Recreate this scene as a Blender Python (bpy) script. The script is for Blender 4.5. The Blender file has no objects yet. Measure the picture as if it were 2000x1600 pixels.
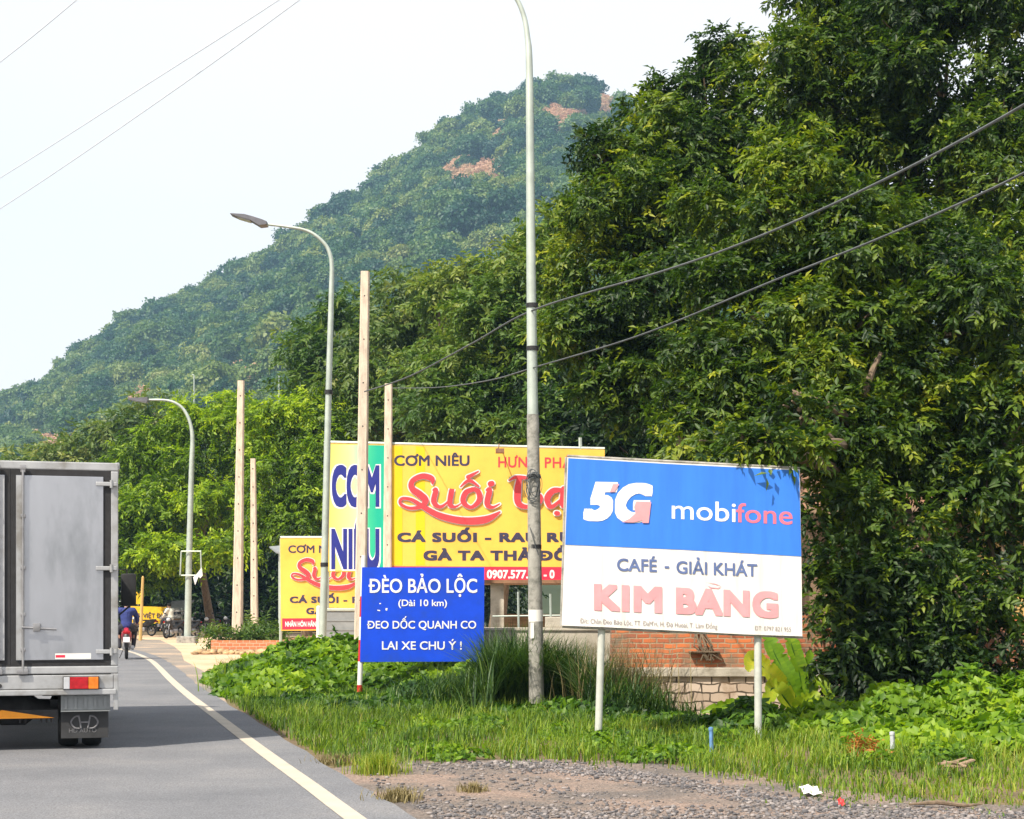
import bpy, math, random
import numpy as np
from mathutils import Vector, Matrix
R = math.radians
random.seed(7)
rng = np.random.default_rng(11)
SC = bpy.context.scene
COL = SC.collection

# ------------------------------------------------------------------ camera, sky, sun, exposure
FPX, HOR, CAMH = 3000.0, 1188.0, 1.5          # photo pixels: focal length, horizon row; camera height in metres
cam = bpy.data.cameras.new('camera')
cam.sensor_width = 36.0
cam.lens = FPX / 2000 * 36.0
cam.shift_y = (HOR - 800) / 2000
cam.clip_start, cam.clip_end = 0.1, 6000
camo = bpy.data.objects.new('camera', cam)
camo.location = (0, 0, CAMH)
camo.rotation_euler = (R(90), 0, 0)
COL.objects.link(camo)
SC.camera = camo

SUN_EL, SUN_DIR = R(52), Vector((0.64, 0.77, 0)).normalized()    # direction the light travels, seen from above
w = bpy.data.worlds.new('World')
SC.world = w
w.use_nodes = True
nt = w.node_tree
bg = nt.nodes['Background']
sky = nt.nodes.new('ShaderNodeTexSky')
sky.sky_type = 'NISHITA'
sky.sun_disc = False
sky.sun_elevation = SUN_EL
sky.sun_rotation = math.atan2(-SUN_DIR.x, -SUN_DIR.y)
sky.air_density, sky.dust_density, sky.ozone_density = 1.0, 3.0, 1.0
tc = nt.nodes.new('ShaderNodeTexCoord')
mp = nt.nodes.new('ShaderNodeMapping')
mp.inputs['Scale'].default_value = (1, 1, 2.6)
nz = nt.nodes.new('ShaderNodeTexNoise')
nz.inputs['Scale'].default_value = 2.2
nz.inputs['Detail'].default_value = 5
nz.inputs['Roughness'].default_value = 0.5
rp = nt.nodes.new('ShaderNodeValToRGB')
rp.color_ramp.elements[0].position, rp.color_ramp.elements[1].position = 0.28, 0.62
rp.color_ramp.elements[0].color = (0.94, 0.94, 0.94, 1)
rp.color_ramp.elements[1].color = (1, 1, 1, 1)
mx = nt.nodes.new('ShaderNodeMixRGB')
mx.inputs[2].default_value = (8.35, 8.25, 8.3, 1)                # the veil of thin white cloud
nt.links.new(tc.outputs['Generated'], mp.inputs[0])
nt.links.new(mp.outputs[0], nz.inputs['Vector'])
nt.links.new(nz.outputs['Fac'], rp.inputs[0])
sx_ = nt.nodes.new('ShaderNodeSeparateXYZ')
el = nt.nodes.new('ShaderNodeMapRange')
el.inputs['From Min'].default_value, el.inputs['From Max'].default_value = .42, .85
el.inputs['To Min'].default_value, el.inputs['To Max'].default_value = 1.0, .42
mm_ = nt.nodes.new('ShaderNodeMath'); mm_.operation = 'MULTIPLY'
nt.links.new(tc.outputs['Generated'], sx_.inputs[0])
nt.links.new(sx_.outputs[2], el.inputs[0])
nt.links.new(rp.outputs[0], mm_.inputs[0]); nt.links.new(el.outputs[0], mm_.inputs[1])
nt.links.new(mm_.outputs[0], mx.inputs[0])
nt.links.new(sky.outputs[0], mx.inputs[1])
nt.links.new(mx.outputs[0], bg.inputs[0])
bg.inputs['Strength'].default_value = 0.10

sl = bpy.data.lights.new('sun', 'SUN')
sl.energy, sl.angle, sl.color = 5.0, R(0.6), (1.0, 0.91, 0.77)
so = bpy.data.objects.new('sun', sl)
d_ = Vector((SUN_DIR.x * math.cos(SUN_EL), SUN_DIR.y * math.cos(SUN_EL), -math.sin(SUN_EL)))
so.rotation_euler = d_.to_track_quat('-Z', 'Y').to_euler()
so.location = (-30, -20, 60)
COL.objects.link(so)
vs = SC.view_settings
vs.view_transform, vs.look, vs.gamma, vs.use_curve_mapping = 'Standard', 'None', 1.0, False
vs.exposure = 0.54
SC.cycles.max_bounces = 6
SC.cycles.diffuse_bounces = 3
SC.cycles.transmission_bounces = 3
SC.cycles.caustics_reflective = SC.cycles.caustics_refractive = False

# ------------------------------------------------------------------ helpers
def P(px, py, d):                       # photo pixel + distance -> point in the world
    return Vector(((px - 1000) / FPX * d, d, CAMH + (HOR - py) / FPX * d))
def G(px, py):                          # photo pixel on the flat ground
    d = CAMH * FPX / (py - HOR)
    return Vector(((px - 1000) / FPX * d, d, 0))

def tag(o, label=None, cat=None, group=None, kind=None):
    if label: o['label'] = label
    if cat: o['category'] = cat
    if group: o['group'] = group
    if kind: o['kind'] = kind
    return o
def empty(name, loc, label=None, cat=None, group=None, rz=0):
    o = bpy.data.objects.new(name, None)
    COL.objects.link(o)
    o.location = loc
    o.rotation_euler.z = rz
    o.empty_display_size = 0.2
    return tag(o, label, cat, group)
def wloc(p):
    v = Vector((0, 0, 0))
    while p is not None:
        v = v + Vector(p.location)
        p = p.parent
    return v
def link(name, me, mat=None, parent=None):
    o = bpy.data.objects.new(name, me)
    COL.objects.link(o)
    if mat: me.materials.append(mat)
    if parent: o.parent = parent
    return o
def copy_tree(o, parent=None):
    c = o.copy()
    COL.objects.link(c)
    c.parent = parent
    for ch in list(o.children):
        copy_tree(ch, c)
    return c

class MB:
    def __init__(s): s.v, s.f = [], []
    def add(s, vs, fs):
        b = len(s.v)
        s.v += [tuple(v) for v in vs]
        s.f += [tuple(i + b for i in f) for f in fs]
        return s
    def box(s, a, b, M=None, bev=0):
        (x0, y0, z0), (x1, y1, z1) = a, b
        if bev:
            e = min(bev, (x1-x0)*.45, (y1-y0)*.45, (z1-z0)*.45)
            import bmesh
            bm = bmesh.new()
            bmesh.ops.create_cube(bm, size=1)
            for v in bm.verts:
                v.co = Vector(((x0+x1)/2 + v.co.x*(x1-x0), (y0+y1)/2 + v.co.y*(y1-y0), (z0+z1)/2 + v.co.z*(z1-z0)))
            bmesh.ops.bevel(bm, geom=bm.edges[:], offset=e, segments=2, profile=0.6, affect='EDGES')
            bm.verts.index_update()
            vs = [v.co.copy() for v in bm.verts]
            fs = [[v.index for v in f.verts] for f in bm.faces]
            bm.free()
        else:
            vs = [Vector(p) for p in ((x0,y0,z0),(x1,y0,z0),(x1,y1,z0),(x0,y1,z0),(x0,y0,z1),(x1,y0,z1),(x1,y1,z1),(x0,y1,z1))]
            fs = [(0,3,2,1),(4,5,6,7),(0,1,5,4),(1,2,6,5),(2,3,7,6),(3,0,4,7)]
        if M: vs = [M @ v for v in vs]
        return s.add(vs, fs)
    def tube(s, pts, r, n=10, cap=True):
        pts = [Vector(p) for p in pts]
        rs = r if isinstance(r, (list, tuple)) else [r] * len(pts)
        up = None
        rings = []
        for i, p in enumerate(pts):
            t = (pts[min(i+1, len(pts)-1)] - pts[max(i-1, 0)]).normalized()
            if up is None:
                up = Vector((0, 1, 0)) if abs(t.y) < .9 else Vector((1, 0, 0))
            a = (up - t * up.dot(t)).normalized()
            up = a
            b = t.cross(a)
            rings.append([p + (a*math.cos(2*math.pi*k/n) + b*math.sin(2*math.pi*k/n)) * rs[i] for k in range(n)])
        vs = [v for ring in rings for v in ring]
        fs = [(i*n+k, i*n+(k+1) % n, (i+1)*n+(k+1) % n, (i+1)*n+k) for i in range(len(pts)-1) for k in range(n)]
        if cap:
            fs += [tuple(range(n-1, -1, -1)), tuple((len(pts)-1)*n + k for k in range(n))]
        return s.add(vs, fs)
    def lathe(s, prof, M, n=20):         # prof (r, z) turned about local z, then M
        vs = [M @ Vector((r*math.cos(2*math.pi*k/n), r*math.sin(2*math.pi*k/n), z)) for r, z in prof for k in range(n)]
        fs = [(i*n+k, i*n+(k+1) % n, (i+1)*n+(k+1) % n, (i+1)*n+k) for i in range(len(prof)-1) for k in range(n)]
        return s.add(vs, fs)
    def torus(s, R_, r_, M, n=22, m=8):
        vs = [M @ Vector(((R_ + r_*math.cos(2*math.pi*j/m))*math.cos(2*math.pi*i/n), (R_ + r_*math.cos(2*math.pi*j/m))*math.sin(2*math.pi*i/n), r_*math.sin(2*math.pi*j/m))) for i in range(n) for j in range(m)]
        fs = [(i*m+j, i*m+(j+1) % m, ((i+1) % n)*m+(j+1) % m, ((i+1) % n)*m+j) for i in range(n) for j in range(m)]
        return s.add(vs, fs)
    def prism(s, poly, a, b, M=None):    # poly (x, z), extruded in y from a to b
        n = len(poly)
        vs = [Vector((x, a, z)) for x, z in poly] + [Vector((x, b, z)) for x, z in poly]
        if M: vs = [M @ v for v in vs]
        fs = [tuple(range(n)), tuple(range(2*n-1, n-1, -1))] + [(i, i+n, (i+1) % n + n, (i+1) % n) for i in range(n)]
        return s.add(vs, fs)
    def ball(s, c, r, n=14, m=9):
        c = Vector(c)
        r = Vector((r, r, r)) if not hasattr(r, '__len__') else Vector(r)
        vs = [c + Vector((r.x*math.sin(math.pi*j/m)*math.cos(2*math.pi*i/n), r.y*math.sin(math.pi*j/m)*math.sin(2*math.pi*i/n), -r.z*math.cos(math.pi*j/m))) for j in range(m+1) for i in range(n)]
        fs = [(j*n+i, j*n+(i+1) % n, (j+1)*n+(i+1) % n, (j+1)*n+i) for j in range(m) for i in range(n)]
        return s.add(vs, fs)
    def build(s, name, mat, parent=None, world=True, smooth=False, fix=True):
        off = wloc(parent) if (parent is not None and world) else Vector((0, 0, 0))
        me = bpy.data.meshes.new(name)
        me.from_pydata([(v[0]-off.x, v[1]-off.y, v[2]-off.z) for v in s.v], [], s.f)
        if fix:
            import bmesh
            bm = bmesh.new(); bm.from_mesh(me)
            bmesh.ops.remove_doubles(bm, verts=bm.verts, dist=1e-6)
            bmesh.ops.recalc_face_normals(bm, faces=bm.faces)
            bm.to_mesh(me); bm.free()
        if smooth:
            me.polygons.foreach_set('use_smooth', [True]*len(me.polygons))
            if hasattr(me, 'set_sharp_from_angle'): me.set_sharp_from_angle(angle=R(40))
        return link(name, me, mat, parent)

def fast_mesh(name, V, F, mat, parent=None, tint=None, smooth=False):
    """V (n,3) float array, F (m,k) int array"""
    V = np.asarray(V, np.float32)
    if parent is not None: V = V - np.array(wloc(parent), np.float32)
    F = np.asarray(F, np.int32)
    m, k = F.shape
    me = bpy.data.meshes.new(name)
    me.vertices.add(len(V)); me.vertices.foreach_set('co', V.ravel())
    me.loops.add(m*k); me.loops.foreach_set('vertex_index', F.ravel())
    me.polygons.add(m)
    me.polygons.foreach_set('loop_start', np.arange(0, m*k, k, dtype=np.int32))
    me.polygons.foreach_set('loop_total', np.full(m, k, np.int32))
    if smooth: me.polygons.foreach_set('use_smooth', np.ones(m, bool))
    me.update(calc_edges=True)
    if tint is not None:
        a = me.attributes.new('tint', 'FLOAT', 'FACE')
        a.data.foreach_set('value', np.asarray(tint, np.float32))
    return link(name, me, mat, parent)

# ------------------------------------------------------------------ materials
def new_mat(name):
    m = bpy.data.materials.new(name)
    m.use_nodes = True
    t = m.node_tree
    return m, t, t.nodes['Principled BSDF']
def mat(name, c, rough=0.6, metal=0.0, var=0.12, scale=6.0, bump=0.0, bscale=40.0, spec=0.4, c2=None, dirt=None, stretch=None, lo=.35, hi=.65):
    """paint, metal, cloth, soil ...: a base colour with soft procedural variation, bump and, optionally, patches of a second colour"""
    m, t, b = new_mat(name)
    co = t.nodes.new('ShaderNodeTexCoord')
    src = co.outputs['Object']
    if stretch:
        q = t.nodes.new('ShaderNodeMapping'); q.inputs['Scale'].default_value = stretch
        t.links.new(src, q.inputs[0]); src = q.outputs[0]
    n = t.nodes.new('ShaderNodeTexNoise')
    n.inputs['Scale'].default_value = scale; n.inputs['Detail'].default_value = 8; n.inputs['Roughness'].default_value = .62
    t.links.new(src, n.inputs['Vector'])
    r = t.nodes.new('ShaderNodeValToRGB')
    r.color_ramp.elements[0].position, r.color_ramp.elements[1].position = lo, hi
    c2 = c2 or tuple(min(1, x*(1+var)) for x in c)
    c1 = tuple(x*(1-var) for x in c) if dirt is None else dirt
    r.color_ramp.elements[0].color = (*c1, 1); r.color_ramp.elements[1].color = (*c2, 1)
    e = r.color_ramp.elements.new((lo+hi)/2); e.color = (*c, 1)
    t.links.new(n.outputs['Fac'], r.inputs[0]); t.links.new(r.outputs[0], b.inputs['Base Color'])
    b.inputs['Roughness'].default_value = rough; b.inputs['Metallic'].default_value = metal
    b.inputs['Specular IOR Level'].default_value = spec
    if bump:
        n2 = t.nodes.new('ShaderNodeTexNoise'); n2.inputs['Scale'].default_value = bscale; n2.inputs['Detail'].default_value = 6
        t.links.new(co.outputs['Object'], n2.inputs['Vector'])
        bp = t.nodes.new('ShaderNodeBump'); bp.inputs['Strength'].default_value = bump; bp.inputs['Distance'].default_value = .02
        t.links.new(n2.outputs['Fac'], bp.inputs['Height']); t.links.new(bp.outputs[0], b.inputs['Normal'])
    return m
def leaf_mat(name, cols, trans=0.35, rough=0.5, tmul=(1.5, 1.6, .7), inst=False):
    """leaves: colour by a per-leaf tint, in crowns partly painted shade (or per tree on the far hill), some light passing through"""
    m, t, b = new_mat(name)
    r = t.nodes.new('ShaderNodeValToRGB')
    while len(r.color_ramp.elements) < len(cols): r.color_ramp.elements.new(.5)
    for i, c in enumerate(cols):
        r.color_ramp.elements[i].position = i/(len(cols)-1); r.color_ramp.elements[i].color = (*c, 1)
    a = t.nodes.new('ShaderNodeAttribute'); a.attribute_name = 'tint'
    f = a.outputs['Fac']
    if inst:
        oi = t.nodes.new('ShaderNodeObjectInfo')
        ma = t.nodes.new('ShaderNodeMath'); ma.operation = 'MULTIPLY_ADD'; ma.inputs[1].default_value = .7
        mb = t.nodes.new('ShaderNodeMath'); mb.operation = 'MULTIPLY'; mb.inputs[1].default_value = .3
        t.links.new(f, mb.inputs[0]); t.links.new(oi.outputs['Random'], ma.inputs[0]); t.links.new(mb.outputs[0], ma.inputs[2])
        f = ma.outputs[0]
    t.links.new(f, r.inputs[0]); t.links.new(r.outputs[0], b.inputs['Base Color'])
    b.inputs['Roughness'].default_value = rough; b.inputs['Specular IOR Level'].default_value = .35
    tr = t.nodes.new('ShaderNodeBsdfTranslucent')
    mu = t.nodes.new('ShaderNodeMixRGB'); mu.blend_type = 'MULTIPLY'; mu.inputs[0].default_value = 1; mu.inputs[2].default_value = (*tmul, 1)
    t.links.new(r.outputs[0], mu.inputs[1]); t.links.new(mu.outputs[0], tr.inputs[0])
    ms = t.nodes.new('ShaderNodeMixShader'); ms.inputs[0].default_value = trans
    t.links.new(b.outputs[0], ms.inputs[1]); t.links.new(tr.outputs[0], ms.inputs[2])
    t.links.new(ms.outputs[0], t.nodes['Material Output'].inputs[0])
    return m
def brick_mat(name, c1, c2, mortar, scale, bw, rh, ms=.02, stain=(.2, .16, .11), st=.55, squash=1):
    m, t, b = new_mat(name)
    co = t.nodes.new('ShaderNodeTexCoord')
    q = t.nodes.new('ShaderNodeMapping'); q.inputs['Rotation'].default_value = (R(90), 0, 0)
    t.links.new(co.outputs['Object'], q.inputs[0])
    # uneven courses: nudge the coordinates with noise
    n0 = t.nodes.new('ShaderNodeTexNoise'); n0.inputs['Scale'].default_value = 4
    t.links.new(co.outputs['Object'], n0.inputs['Vector'])
    va = t.nodes.new('ShaderNodeVectorMath'); va.operation = 'MULTIPLY_ADD'; va.inputs[1].default_value = (.05*squash,)*3
    t.links.new(n0.outputs['Color'], va.inputs[0]); t.links.new(q.outputs[0], va.inputs[2])
    br = t.nodes.new('ShaderNodeTexBrick')
    br.inputs['Scale'].default_value = scale; br.inputs['Brick Width'].default_value = bw; br.inputs['Row Height'].default_value = rh
    br.inputs['Mortar Size'].default_value = ms; br.inputs['Mortar Smooth'].default_value = .3
    br.inputs['Color1'].default_value = (*c1, 1); br.inputs['Color2'].default_value = (*c2, 1); br.inputs['Mortar'].default_value = (*mortar, 1)
    t.links.new(va.outputs[0], br.inputs['Vector'])
    n = t.nodes.new('ShaderNodeTexNoise'); n.inputs['Scale'].default_value = 1.6; n.inputs['Detail'].default_value = 9; n.inputs['Roughness'].default_value = .7
    t.links.new(co.outputs['Object'], n.inputs['Vector'])
    r = t.nodes.new('ShaderNodeValToRGB'); r.color_ramp.elements[0].position, r.color_ramp.elements[1].position = st-.06, st+.14
    t.links.new(n.outputs['Fac'], r.inputs[0])
    mxx = t.nodes.new('ShaderNodeMixRGB'); mxx.inputs[2].default_value = (*stain, 1)
    t.links.new(r.outputs[0], mxx.inputs[0]); t.links.new(br.outputs['Color'], mxx.inputs[1]); t.links.new(mxx.outputs[0], b.inputs['Base Color'])
    bp = t.nodes.new('ShaderNodeBump'); bp.inputs['Strength'].default_value = .7; bp.inputs['Distance'].default_value = .02; bp.invert = True
    t.links.new(br.outputs['Fac'], bp.inputs['Height']); t.links.new(bp.outputs[0], b.inputs['Normal'])
    b.inputs['Roughness'].default_value = .9
    return m

M = {}
M['concrete'] = mat('concrete_pole', (.64, .53, .42), .85, var=.16, scale=5, bump=.3, dirt=(.50, .41, .33), stretch=(3, 3, .6))
M['concrete_grey'] = mat('concrete_grey', (.33, .32, .29), .9, var=.2, scale=7, bump=.4, dirt=(.17, .17, .15))
M['galv'] = mat('galvanised_steel', (.46, .52, .47), .5, .35, var=.12, scale=4)
M['galv_post'] = mat('painted_post', (.48, .50, .46), .6, var=.15, scale=6)
M['lamp_head'] = mat('lamp_casting', (.15, .15, .17), .45, .3, var=.15)
M['lamp_glass'] = mat('lamp_glass', (.5, .52, .55), .15, var=.05)
M['alu'] = mat('aluminium_panel', (.46, .48, .52), .30, .8, var=.07, scale=1.6, bump=.10, bscale=1.4, dirt=(.34, .36, .39), stretch=(1.4, 1, .5))
M['alu_light'] = mat('aluminium_trim', (.43, .44, .45), .42, .5, var=.18, scale=3, dirt=(.28, .27, .25))
M['black'] = mat('black_rubber', (.022, .022, .024), .6, var=.3, scale=9)
M['dark'] = mat('dark_underbody', (.03, .03, .032), .75, var=.4, scale=7)
M['flap'] = mat('mud_flap_rubber', (.034, .035, .037), .75, var=.25, scale=5)
M['flap_mark'] = mat('flap_print', (.16, .16, .17), .7, var=.2, scale=30)
M['tyre'] = mat('tyre_rubber', (.018, .018, .018), .85, var=.4, scale=12)
M['white_paint'] = mat('white_paint', (.78, .77, .74), .55, var=.05, scale=3)
M['red_lens'] = mat('red_lens', (.42, .012, .02), .2, var=.25, scale=20)
M['amber_lens'] = mat('amber_lens', (.75, .20, .02), .2, var=.2, scale=20)
M['orange'] = mat('orange_reflector', (.85, .32, .02), .5, var=.06)
M['blue_sign'] = mat('blue_sign_paint', (.004, .062, .64), .4, var=.12, scale=2.5, dirt=(.010, .062, .50), bump=.25, bscale=1.5)
M['white_letter'] = mat('white_letters', (.80, .81, .82), .5, var=.05, scale=9)
M['banner_blue'] = mat('banner_blue', (.036, .20, .74), .5, var=.12, scale=1.3, stretch=(3, 1, .35), bump=.35, bscale=1.6)
M['banner_white'] = mat('banner_white', (.78, .76, .745), .6, var=.03, scale=2.0, stretch=(4, 1, .3), dirt=(.68, .65, .61), bump=.3, bscale=1.6)
M['faded_pink'] = mat('faded_red_letters', (.82, .33, .36), .6, var=.08, scale=5)
M['faded_navy'] = mat('faded_navy_letters', (.11, .16, .34), .6, var=.15, scale=9)
M['grey_letter'] = mat('grey_letters', (.27, .24, .23), .6, var=.2, scale=15)
M['hot_pink'] = mat('pink_red_letters', (.80, .17, .25), .6, var=.06)
M['yellow'] = mat('billboard_yellow', (.84, .52, .085), .5, var=.06, scale=.8, dirt=(.74, .44, .07), bump=.4, bscale=.9)
M['yellow_deep'] = mat('billboard_deep_yellow', (.80, .55, .008), .55, var=.04, scale=1)
M['navy'] = mat('navy_letters', (.018, .026, .24), .5, var=.1)
M['dark_letter'] = mat('dark_letters', (.045, .04, .085), .5, var=.2, scale=5)
M['red_letter'] = mat('red_letters', (.74, .055, .07), .5, var=.08)
M['red_strip'] = mat('red_strip', (.68, .028, .07), .5, var=.08)
M['post_red'] = mat('red_paint', (.50, .022, .022), .5, var=.15)
M['bark'] = mat('bark', (.17, .125, .085), .95, var=.35, scale=6, bump=.6, bscale=14, stretch=(3, 3, .7))
M['bark_light'] = mat('bark_light', (.30, .21, .14), .95, var=.3, scale=6, bump=.5, bscale=14, stretch=(3, 3, .7))
M['wire'] = mat('cable_sheath', (.10, .11, .115), .6, var=.2)
M['wire_pale'] = mat('pale_cable', (.62, .66, .74), .5, var=.1)
M['steel_grey'] = mat('grey_sheet', (.26, .28, .29), .5, .2, var=.15, scale=3)
M['plaster'] = mat('plaster', (.48, .44, .37), .9, var=.2, scale=2, bump=.3, dirt=(.27, .24, .19))
M['wood'] = mat('old_wood', (.24, .16, .10), .9, var=.3, scale=4, bump=.4, stretch=(1, 6, 6))
M['red_bike'] = mat('red_plastic', (.45, .02, .05), .3, var=.1)
M['bike_dark'] = mat('bike_dark', (.03, .03, .034), .4, var=.3)
M['bike_grey'] = mat('bike_metal', (.33, .33, .34), .35, .6, var=.2)
M['plate'] = mat('number_plate', (.78, .77, .80), .5, var=.04)
M['jacket'] = mat('navy_jacket', (.028, .042, .17), .85, var=.25, scale=12)
M['trousers'] = mat('dark_trousers', (.03, .03, .04), .9, var=.25, scale=12)
M['skin'] = mat('skin', (.42, .25, .17), .6, var=.08)
M['shirt'] = mat('white_shirt', (.68, .66, .58), .85, var=.1, scale=12)
M['hair'] = mat('hair', (.015, .012, .010), .6, var=.3)
M['helmet'] = mat('helmet', (.10, .10, .12), .3, var=.1)
M['roof_tin'] = mat('rusty_roof', (.24, .13, .075), .8, var=.3, scale=3)
M['house_yellow'] = mat('yellow_plaster', (.55, .36, .13), .85, var=.12, scale=2)
M['shop_yellow'] = mat('shop_sign_yellow', (.82, .52, .02), .6, var=.1)
M['cloth_white'] = mat('torn_cloth', (.68, .69, .68), .8, var=.1)
M['blue_pipe'] = mat('blue_pipe', (.13, .27, .52), .6, var=.25, scale=14)
M['pale_pipe'] = mat('pale_pipe', (.50, .53, .56), .7, var=.2, scale=14)
M['awning'] = mat('grey_awning', (.20, .19, .18), .8, var=.3, scale=4)
M['brick'] = brick_mat('red_brick', (.66, .19, .060), (.40, .10, .045), (.40, .28, .18), 1.0, .19, .07, .011, st=.50)
M['stone'] = brick_mat('stone_block', (.62, .51, .42), (.46, .36, .28), (.09, .07, .05), 1.0, .25, .13, .012, (.27, .17, .10), .62, squash=2.2)
M['curb_brick'] = brick_mat('curb_brick', (.66, .24, .11), (.52, .17, .08), (.55, .40, .28), 1.0, .22, .11, .014, (.45, .32, .2), .62)

# ground materials
def ground_mat(name, stops, scale, rough=.95, fine=60, bump=.6, dist=.03, speck=.35, spec=.2):
    m, t, b = new_mat(name)
    co = t.nodes.new('ShaderNodeTexCoord')
    n = t.nodes.new('ShaderNodeTexNoise'); n.inputs['Scale'].default_value = scale; n.inputs['Detail'].default_value = 10; n.inputs['Roughness'].default_value = .65
    n2 = t.nodes.new('ShaderNodeTexNoise'); n2.inputs['Scale'].default_value = fine; n2.inputs['Detail'].default_value = 4
    for q in (n, n2): t.links.new(co.outputs['Object'], q.inputs['Vector'])
    r = t.nodes.new('ShaderNodeValToRGB')
    while len(r.color_ramp.elements) < len(stops): r.color_ramp.elements.new(.5)
    for i, (p, c) in enumerate(stops): r.color_ramp.elements[i].position = p; r.color_ramp.elements[i].color = (*c, 1)
    t.links.new(n.outputs['Fac'], r.inputs[0])
    r2 = t.nodes.new('ShaderNodeValToRGB'); r2.color_ramp.elements[0].position, r2.color_ramp.elements[1].position = .3, .7
    r2.color_ramp.elements[0].color = (1-speck,)*3+(1,); r2.color_ramp.elements[1].color = (1+speck,)*3+(1,)
    t.links.new(n2.outputs['Fac'], r2.inputs[0])
    mu = t.nodes.new('ShaderNodeMixRGB'); mu.blend_type = 'MULTIPLY'; mu.inputs[0].default_value = 1
    t.links.new(r.outputs[0], mu.inputs[1]); t.links.new(r2.outputs[0], mu.inputs[2]); t.links.new(mu.outputs[0], b.inputs['Base Color'])
    bp = t.nodes.new('ShaderNodeBump'); bp.inputs['Strength'].default_value = bump; bp.inputs['Distance'].default_value = dist
    t.links.new(n2.outputs['Fac'], bp.inputs['Height']); t.links.new(bp.outputs[0], b.inputs['Normal'])
    b.inputs['Roughness'].default_value = rough; b.inputs['Specular IOR Level'].default_value = spec
    return m
M['soil'] = ground_mat('soil', [(.3, (.10, .085, .05)), (.5, (.17, .125, .075)), (.7, (.13, .12, .055))], .8, fine=24)
M['asphalt'] = ground_mat('asphalt', [(.3, (.125, .130, .143)), (.5, (.160, .164, .177)), (.7, (.20, .199, .205))], .6, rough=.8, fine=75, bump=.5, dist=.008, speck=.42, spec=.35)
M['shoulder'] = ground_mat('shoulder_asphalt', [(.34, (.20, .185, .175)), (.50, (.27, .235, .20)), (.60, (.42, .32, .24))], .45, fine=60, bump=.5, dist=.015)
M['dirt'] = ground_mat('sandy_dirt', [(.3, (.44, .31, .20)), (.5, (.60, .43, .29)), (.7, (.68, .50, .35))], .35, fine=18, speck=.15)
M['gravel_bed'] = ground_mat('gravel_bed', [(.32, (.12, .112, .108)), (.46, (.19, .16, .14)), (.60, (.29, .215, .175)), (.72, (.17, .155, .15))], 1.0, fine=45, bump=.9, dist=.03, speck=.4)
M['line'] = mat('road_paint', (.46, .41, .335), .75, var=.10, scale=3, bump=.2, bscale=90, dirt=(.40, .37, .32), lo=.25, hi=.6)
M['hill_soil'] = mat('hill_floor', (.035, .050, .022), 1, var=.3, scale=.02)
M['rubble'] = mat('rubble', (.46, .31, .17), .95, var=.3, scale=2.5, bump=.8, bscale=6, dirt=(.25, .17, .09))

# ------------------------------------------------------------------ ground, road
def sheet(name, pts, z, m, kind='structure'):
    me = bpy.data.meshes.new(name)
    me.from_pydata([(p[0], p[1], z) for p in pts], [], [tuple(range(len(pts)))])
    o = link(name, me, m)
    return tag(o, kind=kind)
sheet('ground', [(-2500, -300), (2500, -300), (2500, 3500), (-2500, 3500)], 0, M['soil'])
LINE = [(5.2, -10), (2.05, 0.2), (.45, 5.4), (-1.15, 10.9), (-1.68, 12.75), (-2.54, 15.7), (-3.88, 20.4), (-5.48, 26), (-7.13, 32), (-8.95, 38.8), (-10.4, 44), (-12.6, 51), (-15.9, 60), (-20.2, 70), (-26, 81), (-35, 95), (-48, 112), (-66, 130)]
def smooth_path(pts, n=6):
    out = []
    for i in range(len(pts)-1):
        p0, p1, p2, p3 = [np.array(pts[min(max(k, 0), len(pts)-1)], float) for k in (i-1, i, i+1, i+2)]
        for k in range(n):
            t = k/n
            out.append(.5*((2*p1) + (-p0+p2)*t + (2*p0-5*p1+4*p2-p3)*t*t + (-p0+3*p1-3*p2+p3)*t**3))
    out.append(np.array(pts[-1], float))
    return np.array(out)
LP = smooth_path(LINE)
tg = np.gradient(LP, axis=0); tg /= np.linalg.norm(tg, axis=1)[:, None]
NR = np.stack([tg[:, 1], -tg[:, 0]], 1)                      # points to the right of the road's heading
def strip(name, o0, o1, z, m, thick=0, jit=0):
    a, b = LP + NR*o0, LP + NR*(o1 + (rng.normal(0, jit, (len(LP), 1)) if jit else 0))
    n = len(LP)
    V = np.concatenate([np.c_[a, np.full(n, z)], np.c_[b, np.full(n, z)]])
    F = [(i, i+n, i+n+1, i+1) for i in range(n-1)]
    if thick:
        V = np.concatenate([V, np.c_[b, np.full(n, z-thick)]])
        F += [(i+n, i+2*n, i+2*n+1, i+n+1) for i in range(n-1)]
    me = bpy.data.meshes.new(name)
    me.from_pydata(V.tolist(), [], F)
    return tag(link(name, me, m), kind='structure')
strip('road', -7.6, .42, .03, M['asphalt'], .05, .02)
strip('edge_line', -.077, .077, .034, M['line'])
# brown worn asphalt and the sandy forecourt beyond the bushes
def line_at(d, off):
    i = int(np.argmin(abs(LP[:, 1]-d)))
    return tuple(LP[i] + NR[i]*off)
sheet('road_shoulder', [line_at(23, .4), line_at(26, .4), line_at(32, .4), line_at(38, .4), line_at(44, .4), line_at(60, .4), line_at(75, .4), (-16.5, 72), (-13.2, 60), (-11.2, 52), (-9.4, 44), (-7.2, 36), (-6.0, 31.5), (-5.0, 26.5)], .010, M['shoulder'])
sheet('dirt_forecourt', [(-4.6, 25.5), (-6.5, 31), (-8.2, 36), (-10.2, 44), (-12, 52), (-14, 60), (-17, 72), (-22, 84), (-6, 90), (3, 70), (3, 34), (0, 30)], .006, M['dirt'])
sheet('gravel_lot', [(-.9, 10.9), (-1.3, 12.4), (-1.75, 14.2), (-1.2, 15.0), (.3, 15.2), (1.3, 14.9), (2.0, 14.0), (2.7, 12.6), (3.6, 11.7), (5, 11.2), (9, 11.2), (9, 4), (1.3, 4)], .008, M['gravel_bed'])

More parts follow.
